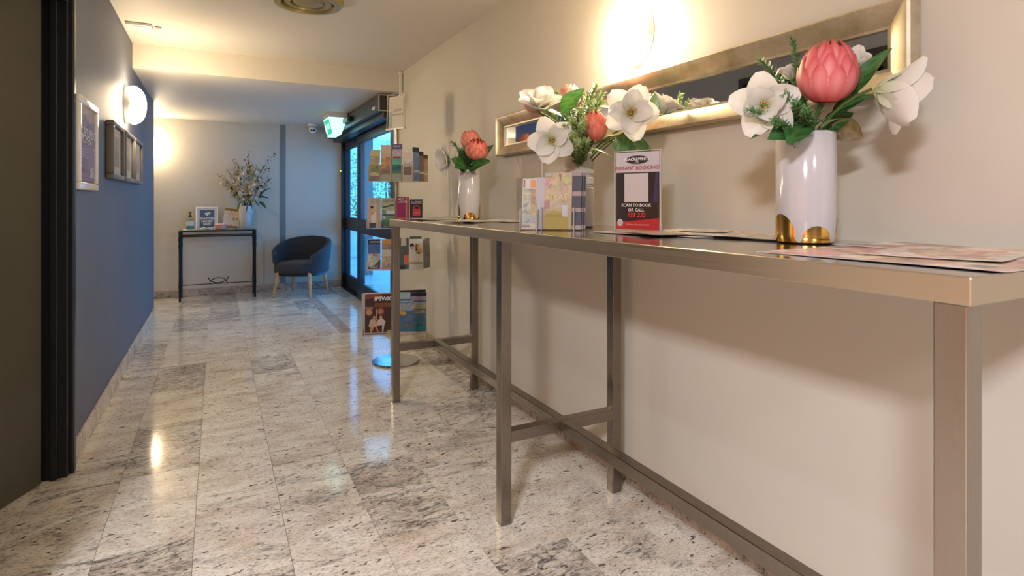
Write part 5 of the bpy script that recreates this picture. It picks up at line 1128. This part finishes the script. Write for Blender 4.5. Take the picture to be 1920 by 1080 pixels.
# ================================================================== TUB CHAIR
fabric = NT('grey_navy_fabric'); tc = fabric.n('ShaderNodeTexCoord')
wv = fabric.n('ShaderNodeTexNoise', Scale=260.0, Detail=3.0); fabric.l(tc.outputs['Object'], wv.inputs['Vector'])
fabric.l(fabric.ramp(wv.outputs[0], [(0.3, (0.016, 0.018, 0.025)), (0.7, (0.050, 0.049, 0.056))]), fabric.p.inputs['Base Color'])
fabric.p.inputs['Roughness'].default_value = 0.85; fabric.p.inputs['Sheen Weight'].default_value = 0.12; fabric.bump(wv.outputs[0], 0.3, 0.003)
fwd = Vector((-0.56, -0.83, 0)).normalized()
ch = thing('tub_chair', 'grey navy fabric tub chair with oak legs in the back corner', 'chair', (0.965, 7.63, 0), (0, 0, math.atan2(fwd.x, -fwd.y)))
# local: front = -y. shell sweeps around the back
rows = []; NA = 30
for i in range(NA + 1):
    f = i / NA; a = R(-138 + 276 * f)      # 0 = straight back (+y)
    k = abs(2 * f - 1)
    ca, sa = math.cos(a), math.sin(a)
    n_ = 2.7; rad = 1.0 / ((abs(sa) ** n_ + abs(ca) ** n_) ** (1 / n_))
    ox, oy = 0.315 * rad * sa, 0.285 * rad * ca
    top = 0.735 - 0.215 * (k ** 1.8); bot = 0.295
    thk = 0.052
    ux, uy = sa, ca
    flare = 0.018
    prof = [(0, bot), (0.0, bot + 0.10), (flare, (bot + top) / 2), (flare * 1.6, top - 0.03), (flare * 1.6 - thk * 0.15, top - 0.006), (flare * 1.6 - thk * 0.5, top), (flare * 1.6 - thk * 0.85, top - 0.006), (flare * 1.6 - thk, top - 0.03), (flare - thk * 1.05, (bot + top) / 2), (-thk * 1.1, bot + 0.10), (-thk * 1.1, bot)]
    rows.append([(ox + ux * d, oy + uy * d, z) for d, z in prof])
m = MB(); vv = m.grid(rows, closed_u=True); m.bm.faces.new(vv[0]); m.bm.faces.new(list(reversed(vv[-1])))
m.build('shell', fabric.m, ch, 50)
def cushion(rx, ry, z0, z1, cy_, nseg=36):
    rows = []
    for sc_, z in ((0.001, z0), (0.9, z0), (0.985, z0 + 0.015), (1.0, z0 + 0.04), (1.0, z1 - 0.045), (0.985, z1 - 0.018), (0.92, z1 - 0.002), (0.5, z1 + 0.008), (0.001, z1 + 0.01)):
        row = []
        for k in range(nseg):
            a = 2 * PI * k / nseg; n_ = 3.2; r_ = 1 / ((abs(math.cos(a)) ** n_ + abs(math.sin(a)) ** n_) ** (1 / n_))
            row.append((rx * sc_ * r_ * math.cos(a), cy_ + ry * sc_ * r_ * math.sin(a), z))
        rows.append(row)
    m = MB(); m.grid(rows, closed_u=True); return m
cushion(0.262, 0.262, 0.30, 0.425, -0.035).build('seat_cushion', fabric.m, ch, 60)
cushion(0.27, 0.25, 0.275, 0.305, -0.01).build('seat_base', M['black'], ch, 50)
for sx in (-1, 1):
    for sy, yo in ((-1, -0.21), (1, 0.17)):
        top_ = Vector((sx * 0.20, yo, 0.30)); bt = Vector((sx * 0.245, yo + sy * 0.055, 0.004))
        MB().tube([top_, top_.lerp(bt, 0.5), bt], [0.024, 0.019, 0.0135], 14).build('leg', M['oak'], ch, 50)
        MB().tube([bt, bt - Vector((0, 0, 0.004))], 0.0125, 12).build('foot_glide', M['black'], ch, 50)
